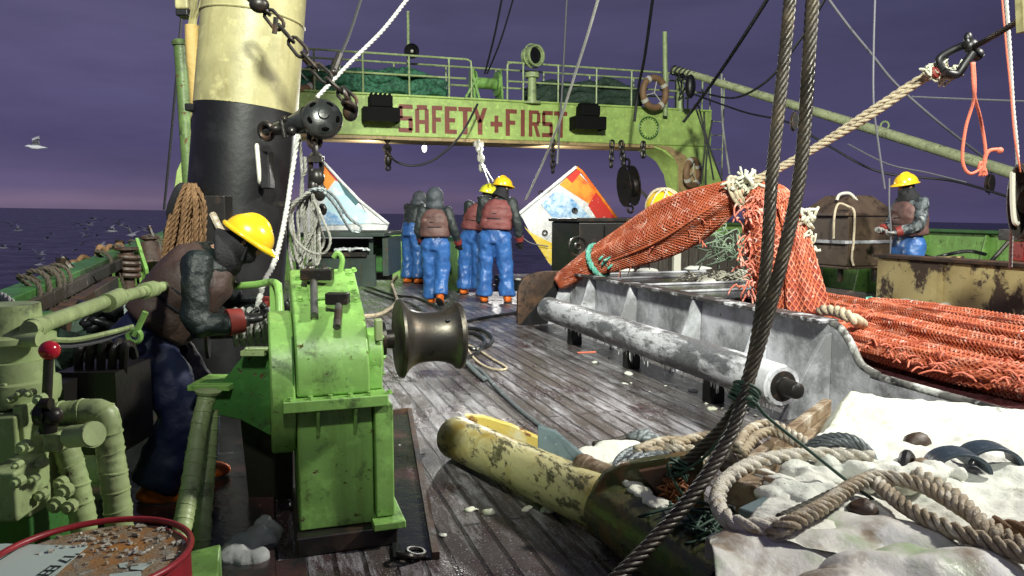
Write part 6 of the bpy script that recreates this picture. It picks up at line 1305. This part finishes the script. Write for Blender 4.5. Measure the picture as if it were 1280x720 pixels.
# two men side by side
b0 = PZ(619, 378.5, 0)
person('man in yellow helmet and maroon vest, right one of two standing side by side', b0, FWD+RT*.15, 1.13,
       dict(head=(.10, .06, 1.58), neck=(.06, .02, 1.45), chest=(.02, .02, 1.28), shL=(-.16, 0, 1.40), shR=(.23, 0, 1.38), elR=(.31, -.02, 1.12), wrR=(.33, .08, .86), elL=(-.22, .06, 1.14), wrL=(-.14, .24, 1.08), hipL=(-.11, 0, .90), hipR=(.10, 0, .90), knL=(-.14, .02, .49), knR=(.14, .02, .49), anL=(-.16, 0, .09), anR=(.17, 0, .09)),
       look=(.55, .8, -.1), helmet='yellow', vest='maroon', trousers='blue', cuff='redcuff', neckgear='knit')
b0 = PZ(587, 368.5, 0)
person('man in lime yellow helmet and maroon vest, left one of two side by side', b0, FWD+RT*.35, 1.10,
       dict(head=(.29, .08, 1.56), neck=(.22, .03, 1.44), chest=(.15, .02, 1.27), shL=(-.0, 0, 1.40), shR=(.36, 0, 1.36), elR=(.45, .02, 1.12), wrR=(.45, .16, .92), elL=(-.06, .06, 1.14), wrL=(.04, .24, 1.08), pelvis=(.06, 0, .92), hipL=(-.03, 0, .90), hipR=(.16, 0, .90), knL=(-.08, .02, .49), knR=(.15, .02, .49), anL=(-.11, 0, .09), anR=(.14, .04, .09)),
       look=(.4, .8, -.1), helmet='lime', vest='maroon', trousers='blue', cuff='redcuff', neckgear='knit')
# man bending at the port quarter
b0 = P(515, 337, 14.9); b0.z = .0
person('man in dark jacket and blue trousers partly hidden behind the man in the faded vest', b0, RT*.6+FWD*.85, 1.12,
       dict(pelvis=(0, -.04, .92), chest=(0, .06, 1.25), neck=(0, .13, 1.40), head=(0, .24, 1.49), shL=(-.18, .10, 1.35), shR=(.19, .10, 1.35), elR=(.24, .20, 1.10), wrR=(.2, .40, 1.0), elL=(-.22, .24, 1.10), wrL=(-.16, .44, 1.0)),
       look=(0, .85, -.5), hood=True, trousers='blue', vest=None)
# man in camouflage on the starboard side
b0 = PZ(1131, 400, 0); b0 = P(1131, 402, 9.75); b0.z = 0
_, W, HM = person('man in yellow helmet and grey camouflage sleeves holding a thin pole at right', b0, RT*-.95+FWD*-.15, 1.09,
       dict(head=(0, .08, 1.595), neck=(0, .03, 1.46), elL=(-.25, .06, 1.13), wrL=(-.14, .27, 1.06), elR=(.25, .08, 1.14), wrR=(.10, .30, 1.08)),
       look=(-.1, .95, -.12), helmet='yellow', jacket='camo', vest='brownvest', trousers='blue', cuff='redcuff', glove='glove', curl=(1.0, 1.0))
h = W['wrL']+(W['wrL']-W['elL']).normalized()*.07
line('thin_pole', [h+V((0, 0, -.45)), h, h+V((-.05, 0, .35)), h+V((-.07, 0, .70))], .011, 'greyline', 'thin grey pole held upright by the man in camouflage', 'pole')
# ================================================================== OVERHEAD LINES
O = 'lines running overhead'
def oline(pts, r, m_, label, seg=8): return line('overhead_line', PL(pts), r, m_, label, 'line', O, 6, seg)
oline([(454, -10, 6.0), (437, 42, 5.9), (421, 78, 5.8)], .013, 'darkline', 'dark pendant line above the snatch block chain')
t = MB(); t.tube(PL([(425, 68, 5.82), (416, 92, 5.75)]), .028, 8).ball(P(420, 80, 5.8), (.035, .035, .05)).ball(P(417, 90, 5.75), (.03, .03, .03)); tag(t.build('line_fitting', 'darksteel'), 'dark fitting at the lower end of the pendant line', 'fitting')
rope_thing('overhead_line', 'pale grey rope running from the top down behind the snatch block', [PL([(514, -8, 6.3), (480, 36, 6.1), (440, 76, 5.9), (396, 122, 5.6)])], .017, 'white_rope', 'line', O, pitch=.12)
rope_thing('overhead_line', 'long pale rope falling across the word FIRST to the trawl door', [PL([(750, -10, 9.5), (734, 45, 10), (718, 95, 10.6), (700, 150, 11.3), (680, 200, 12.2), (657, 250, 13.0)])], .022, 'white_rope', 'line', O, pitch=.16)
oline([(709, -10, 15), (704, 90, 15.2), (699, 170, 15.3), (697, 205, 15.3)], .02, 'greyline', 'thin dark line hanging straight across the letters at the end of FIRST')
oline([(629, -10, 14), (618, 45, 14.5), (606, 92, 15.2)], .02, 'darkline', 'left of the two dark lines meeting above the gantry winch')
oline([(644, -10, 14), (626, 50, 14.5), (609, 92, 15.2)], .018, 'darkline', 'right of the two dark lines meeting above the gantry winch')
oline([(817, -10, 13), (806, 70, 14.2), (798, 110, 15.3), (793, 152, 15.45)], .028, 'darkline', 'dark line falling steeply onto the gantry beam beside the life ring')
rope_thing('overhead_line', 'dark twisted rope slanting down to the gantry end above the ladder', [PL([(966, -12, 11), (930, 45, 12.5), (900, 90, 14), (870, 132, 15.2), (854, 153, 15.4)])], .035, 'darkline', 'line', O, pitch=.3)
oline([(1038, -12, 10), (1000, 50, 11), (960, 100, 12.4), (920, 122, 14), (886, 118, 15.5)], .02, 'darkline', 'dark line passing behind the two thick wires')
oline([(1032, -6, 9), (1060, 32, 9.2), (1088, 66, 9.4), (1120, 105, 9.6), (1170, 150, 9.8), (1230, 197, 10.3)], .016, 'greyline', 'grey line slanting down to the derrick boom')
oline([(1094, -10, 9), (1092, 60, 9), (1092, 128, 9), (1098, 180, 9.1), (1106, 236, 9.2)], .012, 'greyline', 'thin grey line hanging straight near the man in camouflage')
oline([(1140, 121, 10), (1210, 124, 9.6), (1290, 127, 9.2)], .013, 'greyline', 'thin level grey line at the upper right')
oline([(868, 118, 15.5), (930, 140, 14), (985, 153, 12.6), (1035, 182, 12), (1100, 215, 11.5), (1190, 226, 11), (1260, 246, 10)], .018, 'darkline', 'slack dark line sagging below the derrick boom')
oline([(1060, 180, 11.5), (1110, 205, 11), (1160, 216, 10.8), (1208, 228, 10.6)], .012, 'greyline', 'thin pale slack line above the man in camouflage')
oline([(1252, -8, 6), (1258, 60, 6), (1263, 110, 6), (1268, 170, 6), (1276, 215, 6)], .007, 'pink', 'pinkish line hanging at the right edge')
rope_thing('overhead_line', 'white rope hanging down to the tan wall at the right edge', [PL([(1257, -8, 6.2), (1262, 60, 6.2), (1266, 130, 6.2), (1272, 205, 6.2), (1266, 250, 6.3), (1263, 335, 6.5)])], .017, 'white_rope', 'line', O, pitch=.12)
oline([(1266, 215, 6.1), (1266, 250, 6.05), (1268, 275, 6.0), (1272, 280, 6.0)], .022, 'whiteband', 'white rope tail beside the coil at the right edge')
oline([(1279, -8, 5), (1281, 40, 5)], .05, 'cream', 'pale pole fragment in the upper right corner')
oline([(229, -10, 7), (222, 80, 7), (214, 170, 7.1), (205, 262, 7.2)], .013, 'darkline', 'dark stay left of the mast')
oline([(485, 190, 15.5), (495, 202, 15), (518, 207, 15), (545, 198, 15), (575, 170, 15), (597, 130, 15.3)], .022, 'darkline', 'slack dark cable sagging under the gantry and over the word SAFETY')
oline([(902, 92, 16.4), (903, 150, 16.6), (908, 190, 16.7), (912, 218, 16.7)], .022, 'white_rope', 'thin white line hanging past the gantry ladder')
for i, (a, b_) in enumerate((((868, 130, 15.9), (892, 225, 15.9)), ((872, 128, 15.9), (908, 240, 15.9)), ((880, 140, 15.9), (876, 230, 15.9)), ((890, 150, 15.9), (882, 250, 15.9)))):
    oline([a, ((a[0]+b_[0])/2+(-3 if i % 2 else 3), (a[1]+b_[1])/2, 15.85), b_], .018, 'darkline', ('steep dark line down the gantry leg, the outermost', 'long dark line leaning right across the gantry leg', 'dark line down the gantry leg nearest the life ring', 'dark line crossing the others low on the gantry leg')[i])
block('line_block', 'small dark block on the slack line just left of the heavy wires', P(993, 140, 11.5), .28, .10, (0, 0, -1))
block('line_block', 'small dark block hanging below the end of the derrick boom', P(1238, 218, 10.6), .26, .10, (0, 0, -1))
m = MB(); m.ball(P(863, 108, 16.5), (.12, .10, .26), 12, 9).tube(PL([(852, 92, 16.6), (862, 104, 16.5)]), .03, 6); tag(m.build('hanging_float', 'black', smooth=180), 'dark pear shaped float hanging by the boom pivot', 'float')
# ================================================================== GULLS
def gull(c, span, heading, lift, label, roll=0.0):
    c = V(c); f = V(heading).normalized(); r_ = f.cross(V((0, 0, 1))).normalized(); u = V((0, 0, 1))
    g_ = thing('gull', label, 'gull', c, 'gulls flying over the sea')
    m = MB(); L = span*.36; m.loft([(c-f*L*.62-u*.01*span, r_*span*.05, u*span*.006), (c-f*L*.42, r_*span*.035, u*span*.022), (c, r_*span*.062, u*span*.058), (c+f*L*.3, r_*span*.05, u*span*.05), (c+f*L*.48+u*span*.02, r_*span*.033, u*span*.034), (c+f*L*.58+u*span*.02, r_*span*.02, u*span*.02), (c+f*L*.70+u*span*.012, r_*span*.004, u*span*.004)], 12)
    m.build('body', 'gull', g_, smooth=180)
    for sgn in (-1, 1):
        l_ = lift+roll*sgn; m = MB(); pts = []
        d1 = (r_*sgn*math.cos(l_)+u*math.sin(l_)); d2 = (r_*sgn*math.cos(l_*.4)+u*math.sin(l_*.4)-f*.35).normalized()
        p0 = c+u*span*.03; p1 = p0+d1*span*.22+f*span*.03; p2 = p1+d2*span*.30
        n_ = d1.cross(f).normalized()
        m.loft([(p0, f*span*.085, n_*span*.012), (p1, f*span*.07, n_*span*.009), (p1.lerp(p2, .6), f*span*.04, n_*span*.006), (p2, f*span*.006, n_*span*.002)], 10)
        m.build('wing', 'gullgrey', g_, smooth=180)
    return g_
g0 = gull(P(46, 184, 16), .85, RT*-.8+FWD*-.5, .75, 'large white gull flying in the sky at far left', .25)
random.seed(55)
desc = [(141, 289, 30, 'gull over the water, highest of the close pair left of the brown rope bundle'), (164, 294, 26, 'bright gull with raised wing just left of the brown rope bundle'), (126, 308, 30, 'gull over the water below the close pair'), (22, 288, 40, 'small gull over the sea near the left edge, the upper one'), (48, 331, 30, 'gull over the sea above the pale netting, in the middle of three'),
        (25, 345, 28, 'gull low over the sea above the pale netting, lowest of three'), (52, 318, 36, 'gull over the sea above the pale netting, highest of three'), (60, 345, 34, 'gull skimming the water left of the planks'), (5, 310, 36, 'small gull at the very left edge above the sea')]
for x, y, D, lab in desc:
    o = gull(P(x, y, D), .85+.25*random.random(), RT*random.choice((-1, 1))+FWD*random.uniform(-.6, .6), random.uniform(.2, .8), lab, random.uniform(-.4, .4))

random.seed(77)
far = None
for i in range(30):
    x, y = random.uniform(0, 200), random.uniform(280, 350)
    if y > 345-.32*x: y = 345-.32*x-random.uniform(0, 40)
    if y < 272: y = 275+random.random()*20
    D = random.uniform(45, 80); c = P(x, y, D)
    if far is None: far = gull(c, 1.25, RT, .5, 'tiny gull in the flock low over the dark sea beyond the port rail'); far['group'] = 'flock of tiny gulls over the sea'
    else: copy_tree(far, c, rot=(0, random.uniform(-.3, .3), random.uniform(0, 6.28)))
